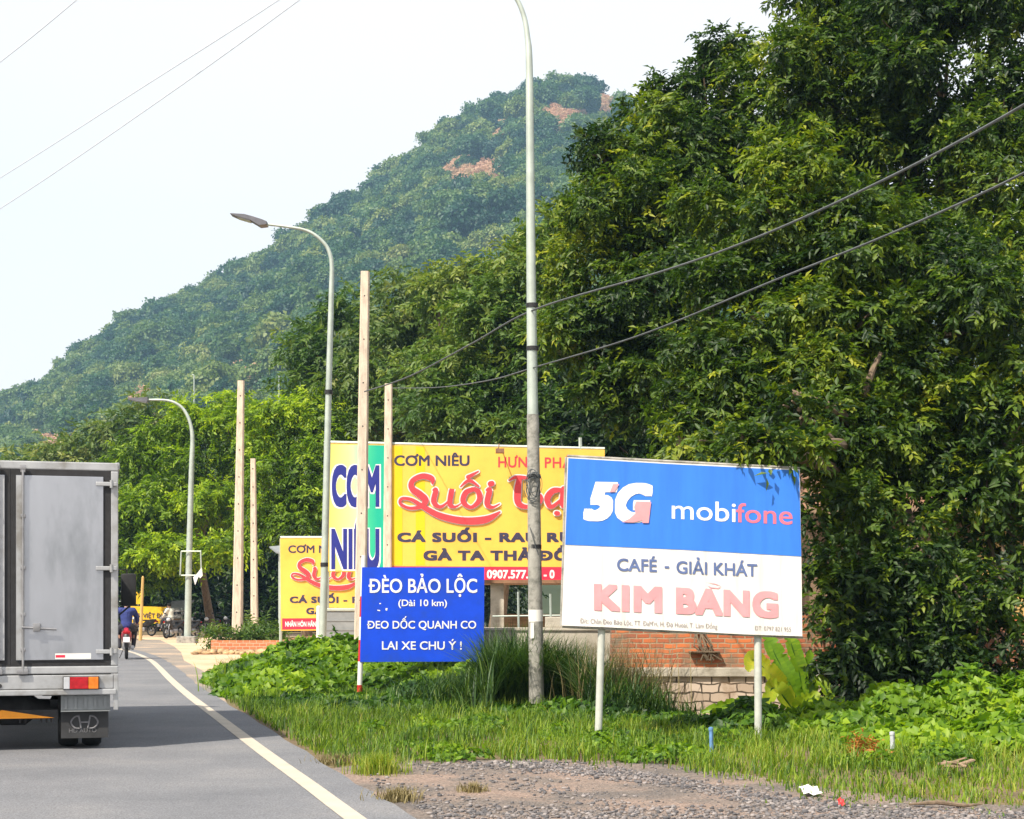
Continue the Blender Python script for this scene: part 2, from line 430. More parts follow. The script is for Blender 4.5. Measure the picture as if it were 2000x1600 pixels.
# ------------------------------------------------------------------ mountain with forest, behind everything
RIDGE = [(-400, 985), (-200, 890), (0, 795), (40, 770), (110, 735), (180, 680), (300, 612), (400, 570), (480, 530), (560, 476), (620, 428), (700, 386), (780, 330), (860, 265), (900, 242), (970, 207), (1010, 184), (1060, 170), (1130, 165), (1190, 182), (1260, 235), (1400, 330), (1700, 480), (2100, 640), (2600, 800)]
RU = np.array([(p[0]-1000)/FPX for p in RIDGE]); RZ = np.array([(HOR-p[1])/FPX*1000 for p in RIDGE])
Y0, Y1 = 135.0, 1000.0
def hill_z(u, Y):
    t = np.clip((Y-Y0)/(Y1-Y0), 0, 1)
    zr = np.interp(u, RU, RZ)
    x = u*Y
    bump = .07*np.sin(x*.021+Y*.011+1.0)*np.sin(Y*.017-x*.008) + .045*np.sin(x*.05-Y*.031)
    z = zr*t**1.55*(1 + bump*(1-t)*1.6) - np.clip(Y-Y1, 0, None)*.55 - 6.5*t
    return np.where(Y < Y0, -.3, z)
uu = np.linspace(-.55, .60, 116); yy = np.concatenate([np.linspace(Y0, Y1, 70), np.linspace(1020, 1400, 12)])
UU, YY = np.meshgrid(uu, yy)
V = np.stack([UU*YY, YY, hill_z(UU, YY)], -1).reshape(-1, 3)
nu, ny = len(uu), len(yy)
F = np.array([(j*nu+i, j*nu+i+1, (j+1)*nu+i+1, (j+1)*nu+i) for j in range(ny-1) for i in range(nu-1)])
tag(fast_mesh('hill', V, F, M['hill_soil'], smooth=True), kind='structure')

# ------------------------------------------------------------------ foliage
def unit(v): return v/np.maximum(np.linalg.norm(v, axis=-1, keepdims=True), 1e-9)
def leaves_from(pos, ax, L, W, up, droop=.2, tint=None):
    """one folded leaf per row: base pos, axis ax, normal near up -> V, F, tint"""
    n = len(pos)
    ax = unit(ax); side = unit(np.cross(ax, up)); nn = np.cross(side, ax)
    L = np.broadcast_to(np.asarray(L, float).reshape(-1, 1), (n, 1)); W = np.broadcast_to(np.asarray(W, float).reshape(-1, 1), (n, 1))
    mid = pos + ax*L*.45
    a = mid + side*W*.5 + nn*W*.12
    b = mid - side*W*.5 + nn*W*.12
    tip = pos + ax*L - nn*L*droop
    V = np.stack([pos, a, tip, b], 1).reshape(-1, 3)
    i = np.arange(n)*4
    F = np.concatenate([np.stack([i, i+1, i+2], 1), np.stack([i, i+2, i+3], 1)])
    return V, F, np.concatenate([tint, tint])
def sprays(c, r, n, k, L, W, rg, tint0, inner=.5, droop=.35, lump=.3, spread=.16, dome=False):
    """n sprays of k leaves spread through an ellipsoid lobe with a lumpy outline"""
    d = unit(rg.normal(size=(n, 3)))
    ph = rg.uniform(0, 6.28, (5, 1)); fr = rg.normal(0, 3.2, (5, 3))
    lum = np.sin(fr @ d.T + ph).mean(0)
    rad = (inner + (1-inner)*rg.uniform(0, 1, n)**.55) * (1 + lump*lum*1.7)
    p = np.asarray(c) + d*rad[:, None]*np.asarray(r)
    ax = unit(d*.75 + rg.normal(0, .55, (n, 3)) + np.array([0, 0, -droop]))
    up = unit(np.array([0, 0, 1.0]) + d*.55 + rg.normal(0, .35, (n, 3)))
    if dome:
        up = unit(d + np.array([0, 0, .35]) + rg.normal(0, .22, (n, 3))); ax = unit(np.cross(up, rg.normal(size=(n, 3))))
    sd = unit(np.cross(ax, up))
    st = np.clip(tint0 + rg.normal(0, spread, n) + .18*lum, 0, 1)  # hollows tinted darker and bulges lighter: shading painted into the leaves
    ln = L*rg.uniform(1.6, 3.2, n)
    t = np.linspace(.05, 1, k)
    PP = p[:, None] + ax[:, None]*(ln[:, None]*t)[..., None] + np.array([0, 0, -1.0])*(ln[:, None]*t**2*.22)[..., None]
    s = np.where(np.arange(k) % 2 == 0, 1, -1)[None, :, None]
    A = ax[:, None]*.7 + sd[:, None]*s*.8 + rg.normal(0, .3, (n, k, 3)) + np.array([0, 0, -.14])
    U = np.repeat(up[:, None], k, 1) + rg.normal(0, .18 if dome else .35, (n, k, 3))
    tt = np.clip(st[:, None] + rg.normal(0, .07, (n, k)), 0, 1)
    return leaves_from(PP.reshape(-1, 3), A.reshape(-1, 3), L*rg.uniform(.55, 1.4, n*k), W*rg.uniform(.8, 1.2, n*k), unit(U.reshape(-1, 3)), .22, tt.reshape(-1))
def merge(parts):
    Vs, Fs, Ts, b = [], [], [], 0
    for V, F, T in parts:
        Vs.append(V); Fs.append(F+b); Ts.append(T); b += len(V)
    return np.concatenate(Vs), np.concatenate(Fs), np.concatenate(Ts)

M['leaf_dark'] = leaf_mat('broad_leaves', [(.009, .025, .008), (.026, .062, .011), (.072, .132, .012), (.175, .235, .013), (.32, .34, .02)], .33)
M['leaf_mid'] = leaf_mat('olive_leaves', [(.020, .052, .014), (.050, .110, .020), (.11, .185, .026), (.21, .26, .05)], .3)
M['leaf_brown'] = leaf_mat('dry_olive_leaves', [(.030, .062, .016), (.068, .125, .026), (.14, .20, .042), (.25, .27, .08)], .3)
M['leaf_bright'] = leaf_mat('bright_leaves', [(.022, .055, .006), (.09, .17, .008), (.20, .32, .008), (.36, .46, .01)], .35)
M['leaf_far'] = leaf_mat('hill_leaves', [(.006, .032, .024), (.018, .070, .034), (.055, .130, .038), (.14, .21, .040), (.28, .30, .08)], .25, inst=True)
M['leaf_dry_far'] = leaf_mat('hill_dry_leaves', [(.50, .29, .17), (.66, .42, .27), (.50, .40, .22)], .25, inst=True, tmul=(1, 1, 1))
M['weed'] = leaf_mat('weed_leaves', [(.016, .052, .010), (.055, .135, .012), (.15, .27, .010), (.30, .42, .012)], .35)
M['grass'] = leaf_mat('grass_blades', [(.035, .085, .012), (.10, .19, .014), (.20, .30, .018), (.33, .34, .06)], .35)
M['grass_tall'] = leaf_mat('tall_grass_blades', [(.014, .042, .014), (.035, .085, .020), (.08, .15, .025), (.17, .21, .05)], .3)
M['straw'] = leaf_mat('dry_grass_blades', [(.12, .09, .04), (.22, .18, .08), (.30, .25, .12)], .25, tmul=(1, 1, .8))
M['banana'] = leaf_mat('banana_leaves', [(.06, .16, .012), (.16, .31, .012), (.32, .42, .02), (.50, .46, .03)], .45, rough=.4)

def tree(name, label, base, lobes, L, W, leafm, trunk_r, barkm='bark', group=None, k=10, dens=1.0, seed=1, droop=.2, inner=.45, lump=.3, limb_r=.35, trunk_top=None, spread=.16, limbs=()):
    """lobes: (px, py, distance, half-width px, half-height px, tint); light and shade painted in: low lobes darker, lit boughs lighter"""
    rg = np.random.default_rng(seed)
    root = empty(name, base, label, 'tree', group)
    parts, cs = [], []
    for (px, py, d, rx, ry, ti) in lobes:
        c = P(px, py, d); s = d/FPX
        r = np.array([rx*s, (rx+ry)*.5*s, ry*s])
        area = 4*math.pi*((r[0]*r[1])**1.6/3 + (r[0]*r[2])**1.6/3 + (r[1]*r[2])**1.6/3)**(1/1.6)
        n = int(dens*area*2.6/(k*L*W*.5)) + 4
        parts.append(sprays(c, r*.72, max(4, n//8), k, L, W, rg, ti-.08, .3, droop, lump, spread))  # inner leaves tinted darker, the crown's interior shade put into colour
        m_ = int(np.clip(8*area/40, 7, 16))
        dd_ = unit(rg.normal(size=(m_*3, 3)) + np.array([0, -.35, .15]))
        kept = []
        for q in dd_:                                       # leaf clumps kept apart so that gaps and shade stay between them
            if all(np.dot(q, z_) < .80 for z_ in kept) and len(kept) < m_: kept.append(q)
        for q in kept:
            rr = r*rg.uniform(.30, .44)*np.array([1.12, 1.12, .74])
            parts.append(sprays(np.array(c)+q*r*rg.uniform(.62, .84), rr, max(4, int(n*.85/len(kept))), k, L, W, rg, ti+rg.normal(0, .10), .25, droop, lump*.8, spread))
        cs.append((c, r))
    tr = MB()
    b = Vector(base)
    top = trunk_top or (sum((c for c, _ in cs), Vector())/len(cs))
    fork = b.lerp(Vector(top), .45)
    tr.tube([b+Vector((0, 0, -.2)), b+Vector((0, 0, .25)), b.lerp(fork, .5)+Vector((rg.normal()*.15, 0, 0)), fork, fork.lerp(top, .6), top], [trunk_r*1.5, trunk_r*1.1, trunk_r*.9, trunk_r*.75, trunk_r*.45, trunk_r*.15], 10)
    for c, r in cs:
        st = fork.lerp(Vector(top), rg.uniform(0, .35))
        m1 = st.lerp(c, .5) + Vector((rg.normal()*.2, rg.normal()*.2, abs(rg.normal())*.25))*r[0]*.3
        tr.tube([st, m1, c], [trunk_r*limb_r*1.3, trunk_r*limb_r*.8, trunk_r*.08], 7)
        for _ in range(5):
            e = c + Vector(unit(rg.normal(size=3))*r*.75)
            mm = m1.lerp(c, rg.uniform(.2, .9))
            tr.tube([mm, mm.lerp(e, .5)+Vector((0, 0, .1*r[2])), e], [trunk_r*limb_r*.45, trunk_r*limb_r*.28, trunk_r*.03], 5)
    for pts_, r0 in limbs: tr.tube(smooth_path([tuple(P(*q)) for q in pts_], 4), list(np.linspace(r0, r0*.35, 4*(len(pts_)-1)+1)), 8)
    tr.build('trunk', M[barkm], root, smooth=True, fix=False)
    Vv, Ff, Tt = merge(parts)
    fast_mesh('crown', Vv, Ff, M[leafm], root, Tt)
    return root
#TREES
GB = 'big dense trees behind the roadside boards'
# right: the big dark trees overhanging the boards
tree('broadleaf_tree', 'huge dark green tree at right edge, its crown hanging over the white and blue board', (5.6, 25.5, 0),
     [(1520, 420, 24.5, 190, 150, .55), (1700, 520, 24, 200, 170, .42), (1480, 610, 23.5, 180, 140, .40), (1640, 690, 23, 190, 150, .45),
      (1850, 640, 23.5, 200, 200, .36), (1420, 790, 23, 130, 100, .38), (1560, 830, 22.5, 150, 95, .42), (1720, 880, 22.5, 170, 110, .38), (1900, 860, 23, 170, 130, .40),
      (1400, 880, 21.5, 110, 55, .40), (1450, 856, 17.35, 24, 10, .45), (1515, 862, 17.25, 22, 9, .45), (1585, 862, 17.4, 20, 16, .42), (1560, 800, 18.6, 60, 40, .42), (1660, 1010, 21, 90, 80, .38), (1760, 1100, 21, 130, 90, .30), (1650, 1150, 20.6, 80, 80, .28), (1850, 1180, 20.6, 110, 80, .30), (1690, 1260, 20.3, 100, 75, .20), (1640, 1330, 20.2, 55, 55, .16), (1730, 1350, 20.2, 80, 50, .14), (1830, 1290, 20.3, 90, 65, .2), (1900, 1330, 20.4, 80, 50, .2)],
     .118, .056, 'leaf_dark', .34, 'bark', GB, dens=.72, seed=3, trunk_top=P(1690, 560, 25), limbs=[([(1760, 1020, 24.5), (1700, 880, 22.6), (1630, 800, 21.7), (1540, 765, 21.5)], .12), ([(1700, 880, 22.6), (1690, 770, 22.1), (1720, 690, 22.3)], .09), ([(1690, 870, 22.4), (1610, 860, 22), (1550, 800, 22)], .06)])
tree('broadleaf_tree', 'tall dark tree rising out of the top of the view at right', (8.5, 32, 0),
     [(1650, 180, 31, 190, 160, .42), (1850, 120, 30, 230, 200, .34), (1760, -60, 31, 220, 170, .40), (1960, 350, 29, 170, 200, .38), (1600, 175, 32, 95, 100, .32), (1650, 30, 32, 85, 90, .3), (1980, -80, 31, 180, 170, .45), (1400, 360, 32, 120, 110, .36), (1980, 560, 28, 120, 160, .5), (1720, 330, 31, 150, 110, .38)],
     .135, .063, 'leaf_dark', .38, 'bark', GB, dens=.62, seed=4, trunk_top=P(1780, 150, 32))
tree('broadleaf_tree', 'dark green tree with a domed top behind the near lamp post', (3.9, 33, 0),
     [(1400, 190, 33, 110, 90, .34), (1330, 290, 32, 140, 110, .38), (1220, 400, 31.5, 140, 130, .42), (1380, 420, 31.5, 150, 130, .36), (1180, 560, 31, 120, 120, .42), (1310, 590, 30.5, 160, 130, .36), (1130, 700, 31, 110, 100, .36), (1290, 740, 30.5, 150, 90, .28), (1480, 300, 32.5, 110, 120, .34), (1415, 110, 33, 55, 60, .3), (1290, 215, 33, 60, 60, .34), (1180, 290, 32, 50, 60, .38)],
     .135, .063, 'leaf_dark', .33, 'bark', GB, dens=.72, seed=5, trunk_top=P(1330, 330, 32.5))
tree('broadleaf_tree', 'green tree left of the near lamp post, above the word niêu', (-.6, 54, 0),
     [(1030, 560, 53, 90, 90, 0.60), (960, 640, 53, 100, 90, 0.62), (1050, 690, 52, 110, 100, 0.54), (920, 740, 53, 100, 80, 0.54), (1010, 800, 52, 130, 80, 0.40), (1080, 490, 54, 60, 80, 0.62), (1130, 830, 50, 130, 80, 0.36), (880, 830, 53, 110, 70, 0.42)],
     .24, .11, 'leaf_mid', .3, 'bark', GB, dens=.70, seed=6)
tree('garden_tree', 'smaller green tree at the right edge standing in front of the yellow house', (7.3, 22.2, 0),
     [(1960, 760, 22.4, 90, 90, .5), (1900, 960, 22.3, 90, 90, .36), (1985, 920, 22.2, 80, 90, .42), (1930, 1080, 22.2, 75, 70, .35), (2010, 1080, 22, 60, 80, .4), (1900, 1190, 22, 60, 60, .3), (1985, 1230, 20.6, 50, 55, .32), (2000, 1310, 20.6, 50, 40, .4)],
     .15, .07, 'leaf_dark', .12, 'bark', GB, dens=.55, seed=31)
tree('understorey_tree', 'low shadowy tree directly behind the yellow restaurant billboard', (6, 50, 0),
     [(1190, 850, 50, 130, 90, .15), (1330, 840, 50, 150, 90, .15), (1250, 960, 50, 180, 90, .12), (1450, 900, 40, 150, 120, .14), (1600, 980, 38, 170, 140, .14), (1790, 980, 36, 170, 150, .16), (1950, 1000, 35, 140, 160, .2)],
     .30, .13, 'leaf_dark', .25, 'bark', GB, dens=.6, seed=7)
# middle distance
GM = 'trees on the rise behind the yellow billboard'
tree('roadside_tree', 'olive brown thin tree above the top of the bare concrete pole', (-5.4, 72, 0),
     [(790, 600, 72, 75, 75, .5), (760, 690, 71, 90, 90, .45), (840, 680, 71, 80, 90, .6), (700, 760, 70, 80, 70, .4), (810, 780, 70, 110, 80, .4), (880, 600, 73, 50, 60, .6), (740, 840, 69, 120, 60, .25)],
     .36, .15, 'leaf_brown', .3, 'bark', GM, dens=.48, seed=8)
tree('roadside_tree', 'dark green tree between the middle lamp post and the tall pole', (-9.2, 78, 0),
     [(680, 640, 78, 60, 80, .35), (640, 700, 78, 80, 80, .35), (700, 730, 77, 70, 80, .3), (610, 780, 77, 80, 60, .45), (690, 830, 76, 100, 60, .3), (590, 690, 80, 50, 60, .5)],
     .36, .15, 'leaf_mid', .3, 'bark', GM, dens=.55, seed=9)
tree('roadside_tree', 'light green spreading tree between the tall bare pole and the near lamp post', (-2.0, 66, 0),
     [(850, 565, 66, 60, 40, .7), (905, 555, 65, 60, 45, .8), (950, 610, 65, 60, 50, .7), (870, 700, 64, 60, 40, .75), (800, 740, 64, 60, 34, .65), (920, 690, 64, 70, 44, .7), (960, 545, 66, 40, 40, .7), (900, 790, 64, 80, 44, .4)],
     .30, .13, 'leaf_mid', .22, 'bark', GM, dens=.6, seed=10)
# left: the bright trees over the parked motorbikes
GL = 'leafy trees over the parked motorbikes'
tree('shade_tree', 'bright yellow green tree behind the leftmost lamp post', (-16.4, 84, 0),
     [(420, 800, 83, 75, 50, .72), (360, 850, 83, 80, 60, .5), (470, 850, 82, 80, 70, .62), (300, 910, 83, 80, 70, .42), (410, 920, 81, 100, 60, .42), (330, 980, 80, 100, 50, .62), (450, 985, 79, 90, 50, .66), (270, 1040, 80, 70, 70, .35), (340, 1070, 78, 90, 38, .75), (430, 1070, 77, 70, 26, .66), (300, 1110, 80, 60, 40, .3)],
     .26, .12, 'leaf_bright', .24, 'bark', GL, dens=.62, seed=12, droop=.45, spread=.2)
tree('shade_tree', 'yellow green tree whose crown ends at the big yellow billboard', (-9.2, 69, 0),
     [(590, 800, 69, 75, 50, .72), (530, 850, 69, 80, 60, .55), (620, 860, 68, 70, 60, .4), (560, 930, 67, 90, 60, .30), (620, 960, 66, 70, 60, .32), (520, 1010, 66, 70, 45, .4), (590, 1030, 65, 70, 40, .25)],
     .22, .10, 'leaf_bright', .24, 'bark', GL, dens=.62, seed=13, droop=.45, spread=.2)
tree('shade_tree', 'dull olive tree beyond the roof of the truck', (-31, 112, 0),
     [(250, 850, 110, 70, 60, .5), (180, 880, 112, 80, 50, .6), (310, 820, 112, 60, 50, .6), (130, 900, 114, 60, 45, .7), (250, 940, 108, 80, 70, .35), (50, 920, 116, 80, 50, .6)],
     .5, .2, 'leaf_brown', .3, 'bark', GL, dens=.55, seed=14)
for i, (x, y, h, lab) in enumerate([(-24, 100, 9, 'understorey tree added as dark backing behind the yellow shop sign'), (-17, 101, 9.5, 'understorey tree added as dark backing behind the leaning parked motorbikes'), (-10.5, 99, 9, 'understorey tree added as dark backing behind the two concrete poles in the planter'), (-4, 95, 9, 'understorey tree added as dark backing behind the smaller yellow board')]):  # row added as dark backing for the shade under the bright trees
    s = FPX/y
    lob = [(1000+(x+dx)*s, HOR+(1.5-z)*s, y+dy, rr*s, rz*s, .12) for dx, dy, z, rr, rz in ((-2, 0, 2.2, 3, 2.4), (2, 1, 2.4, 3, 2.5), (0, 0, 5, 3.6, 2.4), (1.5, 1, 7.2, 3, 2.2), (-2, 0, 7, 3, 2))]
    tree('understorey_tree', lab, (x, y, 0), lob, .42, .18, 'leaf_dark', .25, 'bark', 'added backing trees behind the forecourt', dens=.55, seed=20+i)

# far forest on the hill: one mass of crowns
def far_tree(name, seed, m, n=95, tall=1.0):
    rg = np.random.default_rng(seed)
    parts = []
    nl = 7
    for _ in range(nl):
        c = np.array([rg.normal(0, 2.0), rg.normal(0, 2.0), rg.uniform(3.6, 7.2)*tall])
        parts.append(sprays(c, np.array([2.1, 2.1, 1.5])*rg.uniform(.7, 1.2), n, 4, .85, .75, rg, .5, .75, .1, .25, .16, True))
    Vv, Ff, Tt = merge(parts)
    # a pale stem
    me_o = fast_mesh(name, Vv, Ff, m, None, Tt)
    COL.objects.unlink(me_o)
    return me_o
fc = bpy.data.collections.new('forest_crowns')
for i in range(5): fc.objects.link(far_tree('forest_crown', 40+i, M['leaf_far'], tall=(1, 1.2, .85, 1.05, 1.35)[i]))
dc = bpy.data.collections.new('dry_crowns')
for i in range(2): dc.objects.link(far_tree('dry_crown', 50+i, M['leaf_dry_far'], tall=1.0))
def scatter(name, pts, scl, coll, m, label):
    me = bpy.data.meshes.new(name)
    me.vertices.add(len(pts)); me.vertices.foreach_set('co', np.asarray(pts, np.float32).ravel())
    a = me.attributes.new('scl', 'FLOAT', 'POINT'); a.data.foreach_set('value', np.asarray(scl, np.float32))
    o = link(name, me, m)
    ng = bpy.data.node_groups.new(name, 'GeometryNodeTree')
    ng.interface.new_socket('Geometry', in_out='INPUT', socket_type='NodeSocketGeometry')
    ng.interface.new_socket('Geometry', in_out='OUTPUT', socket_type='NodeSocketGeometry')
    gi, go = ng.nodes.new('NodeGroupInput'), ng.nodes.new('NodeGroupOutput')
    ip = ng.nodes.new('GeometryNodeInstanceOnPoints'); ci = ng.nodes.new('GeometryNodeCollectionInfo')
    ci.inputs['Collection'].default_value = coll; ci.inputs['Separate Children'].default_value = True; ci.inputs['Reset Children'].default_value = True
    ip.inputs['Pick Instance'].default_value = True
    at = ng.nodes.new('GeometryNodeInputNamedAttribute'); at.data_type = 'FLOAT'; at.inputs['Name'].default_value = 'scl'
    rv = ng.nodes.new('FunctionNodeRandomValue'); rv.data_type = 'FLOAT_VECTOR'
    rv.inputs[0].default_value = (0, 0, 0); rv.inputs[1].default_value = (.15, .15, 6.28)
    ri = ng.nodes.new('FunctionNodeRandomValue'); ri.data_type = 'INT'
    ri.inputs[4].default_value = 0; ri.inputs[5].default_value = 9
    ng.links.new(gi.outputs[0], ip.inputs['Points']); ng.links.new(ci.outputs[0], ip.inputs['Instance'])
    ng.links.new(ri.outputs[2], ip.inputs['Instance Index']); ng.links.new(rv.outputs[0], ip.inputs['Rotation']); ng.links.new(at.outputs[0], ip.inputs['Scale'])
    ng.links.new(ip.outputs[0], go.inputs[0])
    md = o.modifiers.new('scatter', 'NODES'); md.node_group = ng
    return tag(o, label, 'forest', kind='stuff')
N = 4300
Yr = np.sqrt(rng.uniform(215**2, 1005**2, N)); ur = rng.uniform(-.40, .22, N)
DRY = [(905, 345, 36, 22), (982, 275, 17, 58), (992, 320, 13, 36), (962, 342, 22, 16), (1095, 222, 30, 28), (1178, 205, 26, 13), (500, 728, 46, 16), (290, 785, 36, 22), (120, 870, 60, 14)]
zr_ = hill_z(ur, Yr)
px_, py_ = 1000+FPX*ur, HOR-FPX*(zr_+4-CAMH)/Yr
dry = np.zeros(N, bool)
for (a, b, c, e) in DRY:
    for dz in (0, 5, 10): dry |= ((px_-a)/(c*.95))**2 + ((py_-dz*FPX/Yr-b)/(e*.95))**2 < 1
sc_ = rng.uniform(1.15, 2.05, N)*np.where(rng.uniform(size=N) < .06, 1.35, 1)
pts = np.stack([ur*Yr, Yr, zr_-.6], 1)
yd, ud = np.sqrt(rng.uniform(300**2, 1000**2, 60000)), rng.uniform(-.36, .12, 60000)
zd = hill_z(ud, yd); pxd, pyd = 1000+FPX*ud, HOR-FPX*(zd+2-CAMH)/yd
kd = np.zeros(60000, bool)
for (a, b, c, e) in DRY: kd |= ((pxd-a)/c)**2 + ((pyd-b)/e)**2 < rng.uniform(.1, 1.9, 60000)
kd = np.flatnonzero(kd)
dpts = np.stack([ud[kd]*yd[kd], yd[kd], zd[kd]-.5], 1)
low = (rng.uniform(size=N) < np.maximum(np.clip((470-Yr)/180, 0, .8), np.where(px_ < 680, np.clip((py_-690)/70, 0, .85), .12))) & ~dry
M['leaf_low'] = leaf_mat('low_slope_leaves', [(.03, .07, .02), (.08, .15, .035), (.17, .24, .05), (.30, .30, .10)], .25, inst=True)
lc = bpy.data.collections.new('slope_crowns')
for i in range(4): lc.objects.link(far_tree('slope_crown', 60+i, M['leaf_low'], tall=(1, 1.25, .8, 1.1)[i]))
scatter('forest', pts[~dry & ~low], sc_[~dry & ~low], fc, M['leaf_far'], 'dense hazy forest covering the mountain slope')
scatter('slope_wood', pts[low], sc_[low]*.8, lc, M['leaf_low'], 'lighter green woodland on the lower slope at left')
scatter('dry_bamboo', dpts, rng.uniform(.5, .95, len(dpts)), dc, M['leaf_dry_far'], 'pinkish dry thickets high on the mountain slope')

# ------------------------------------------------------------------ undergrowth, grass, gravel
def weeds(name, label, spots, dens, L, W, m, seed, tint=.5, cat='undergrowth'):
    """spots: (x, y, radius x, radius y, height): overlapping mounds of broad weed leaves"""
    rg = np.random.default_rng(seed)
    ps, ns, ts = [], [], []
    for (x, y, rx, ry, h) in spots:
        n = int(dens*math.pi*rx*ry*(1+h))
        a = rg.uniform(0, 6.283, n); r = np.sqrt(rg.uniform(0, 1, n))
        X, Yy = x+rx*r*np.cos(a), y+ry*r*np.sin(a)
        top = h*np.sqrt(np.clip(1-r**2, 0, 1))*(1+.30*np.sin(X*5.1+Yy*3.3)*np.sin(Yy*4.1-X*2.2)+.15*np.sin(X*13)*np.sin(Yy*11))
        Z = top*(.25+.75*rg.uniform(0, 1, n)**.35)
        nx = np.stack([np.cos(a)*r*.9, np.sin(a)*r*.9, np.full(n, .8)], 1)
        ps.append(np.stack([X, Yy, Z], 1)); ns.append(nx)
        ts.append(np.clip(tint + .22*np.sin(X*2.3+1)*np.sin(Yy*1.9) + rg.normal(0, .15, n), 0, 1))
    p, nn, t = np.concatenate(ps), unit(np.concatenate(ns)), np.concatenate(ts)
    n = len(p)
    up = unit(nn + rg.normal(0, .45, (n, 3)))
    ax = unit(np.cross(up, rg.normal(size=(n, 3))) + nn*.25)
    s = rg.uniform(.6, 1.4, n)
    V, F, T = leaves_from(p, ax, L*s, W*s, up, .2, t)
    return tag(fast_mesh(name, V, F, m, None, T), label, cat, kind='stuff')
weeds('creeper_bank', 'bank of bright green creeper leaves around the red and white post', [(-5.0, 31.5, 1.2, 2.6, .38), (-4.3, 30, 1.3, 2.5, .58), (-3.7, 31, 1.6, 3, .74), (-2.7, 30.5, 1.8, 3, .72), (-1.7, 29.5, 1.7, 3, .66), (-3.3, 27.9, 1.8, 1.9, .52), (-2.1, 27.3, 1.8, 1.5, .48), (-.7, 27, 1.6, 2.4, .62), (-3.9, 26.6, 1.2, 1.5, .4)], 950, .135, .105, M['weed'], 61, .55)
weeds('low_weeds', 'low dark weeds at the foot of the tall grass and posts', [(-2.6, 24.0, 1.5, .9, .10), (-.9, 24.3, 1.2, .9, .34), (.3, 21.6, 1.2, .8, .07), (1.2, 20.8, 1.0, .9, .24), (1.9, 19.8, .7, .6, .10), (-1.5, 22.6, 1.3, .8, .14), (2.75, 18.0, .55, .55, .34), (2.3, 18.6, .6, .5, .16)], 900, .10, .07, M['weed'], 62, .22)
weeds('vine_thicket', 'sunlit bright green vines at the right under the big tree', [(3.3, 18.4, .8, .8, .24), (4.0, 18.4, .9, 1.0, .30), (4.8, 18.6, .9, 1.0, .48), (5.6, 18.6, 1.0, 1.1, .62), (6.4, 18.4, 1.1, 1.1, .64), (4.4, 16.4, 1.0, .9, .22), (5.4, 16.2, 1.0, .9, .30)], 1250, .10, .085, M['weed'], 63, .62)
weeds('ground_weeds', 'small broad weeds mixed into the verge grass', [q for q in [(rng.uniform(-3.4, 6), rng.uniform(14.5, 20), rng.uniform(.12, .4), rng.uniform(.12, .35), rng.uniform(.06, .17)) for _ in range(80)] if q[0] > np.interp(q[1], LP[:, 1], LP[:, 0])+1.4], 900, .055, .045, M['weed'], 64, .5)

def blades(name, label, pos, h, wd, lean, m, seed, tint, seg=3, cat='grass'):
    rg = np.random.default_rng(seed)
    n = len(pos)
    a = rg.uniform(0, 6.283, n)
    dr = np.stack([np.cos(a), np.sin(a), np.zeros(n)], 1); sd = np.stack([-np.sin(a), np.cos(a), np.zeros(n)], 1)
    ln = lean*rg.uniform(.2, 1.3, n)
    rows = []
    for k in range(seg+1):
        t = k/seg
        c = pos + dr*(h*ln*t**2)[:, None] + np.array([0, 0, 1.0])*(h*(t - .35*ln*t**3))[:, None]
        wv = (wd*(1-t**1.7)+.0005)[:, None]*.5
        rows += [c-sd*wv, c+sd*wv]
    V = np.stack(rows, 1).reshape(-1, 3)
    b = np.arange(n)*(2*(seg+1))
    F = np.concatenate([np.stack([b+2*k, b+2*k+1, b+2*k+3, b+2*k+2], 1) for k in range(seg)])
    return tag(fast_mesh(name, V, F, m, None, np.tile(tint, seg)), label, cat, kind='stuff')
def in_poly(x, y, poly):
    c = np.zeros(len(x), bool)
    j = len(poly)-1
    for i in range(len(poly)):
        (xi, yi), (xj, yj) = poly[i], poly[j]
        c ^= ((yi > y) != (yj > y)) & (x < (xj-xi)*(y-yi)/(yj-yi+1e-12)+xi)
        j = i
    return c
VERGE = [(-1.65, 14.7), (-2.0, 15.2), (-3.2, 19.2), (-4.2, 23), (-5.4, 27.5), (-5.9, 31), (-4.8, 33), (0, 29), (2, 24), (8.5, 22), (9.5, 10.8), (4.5, 10.9), (3.2, 11.3), (2.42, 12.1), (1.97, 13.1), (1.55, 14.3), (.6, 14.9), (-.3, 15.0), (-.9, 14.7)]
n = 210000
gx, gy = rng.uniform(-6.2, 9.5, n), rng.uniform(10.6, 33, n)
edge = .25*np.sin(gx*3.1)+.18*np.sin(gx*7.7+1)+.1*np.sin(gx*17)
ok = in_poly(gx+rng.normal(0, .16, n), gy+edge-.1+rng.normal(0, .28, n)*(gx > -1.2), VERGE) & (~in_poly(gx, gy, [tuple(q) for q in np.r_[LP-NR*8, (LP+NR*.5)[::-1]]])) & (rng.uniform(size=n) < np.clip(1.25-(gy-14)/22, .3, 1))
gx, gy = gx[ok], gy[ok]
cl = .45+.45*np.sin(gx*2.3+.7)*np.sin(gy*2.9+gx)+.35*np.sin(gx*6.1+gy*4.7)*np.sin(gx*3.7-gy*5.3)+.25*np.sin(gx*15+gy*3)*np.sin(gy*17-gx*5)
ok = rng.uniform(size=len(gx)) < np.clip(.35+.7*cl, .10, 1)
gx, gy, cl = gx[ok], gy[ok], cl[ok]
ok = (gy < 20.3-.35*np.clip(gx-.9, 0, 4)) | (gx < .9)
gx, gy, cl = gx[ok], gy[ok], cl[ok]
hh = np.clip(.075+.105*cl, .035, .34)*rng.uniform(.5, 1.5, len(gx))*np.clip((gy-10.2)/3.5, .5, 1.25)
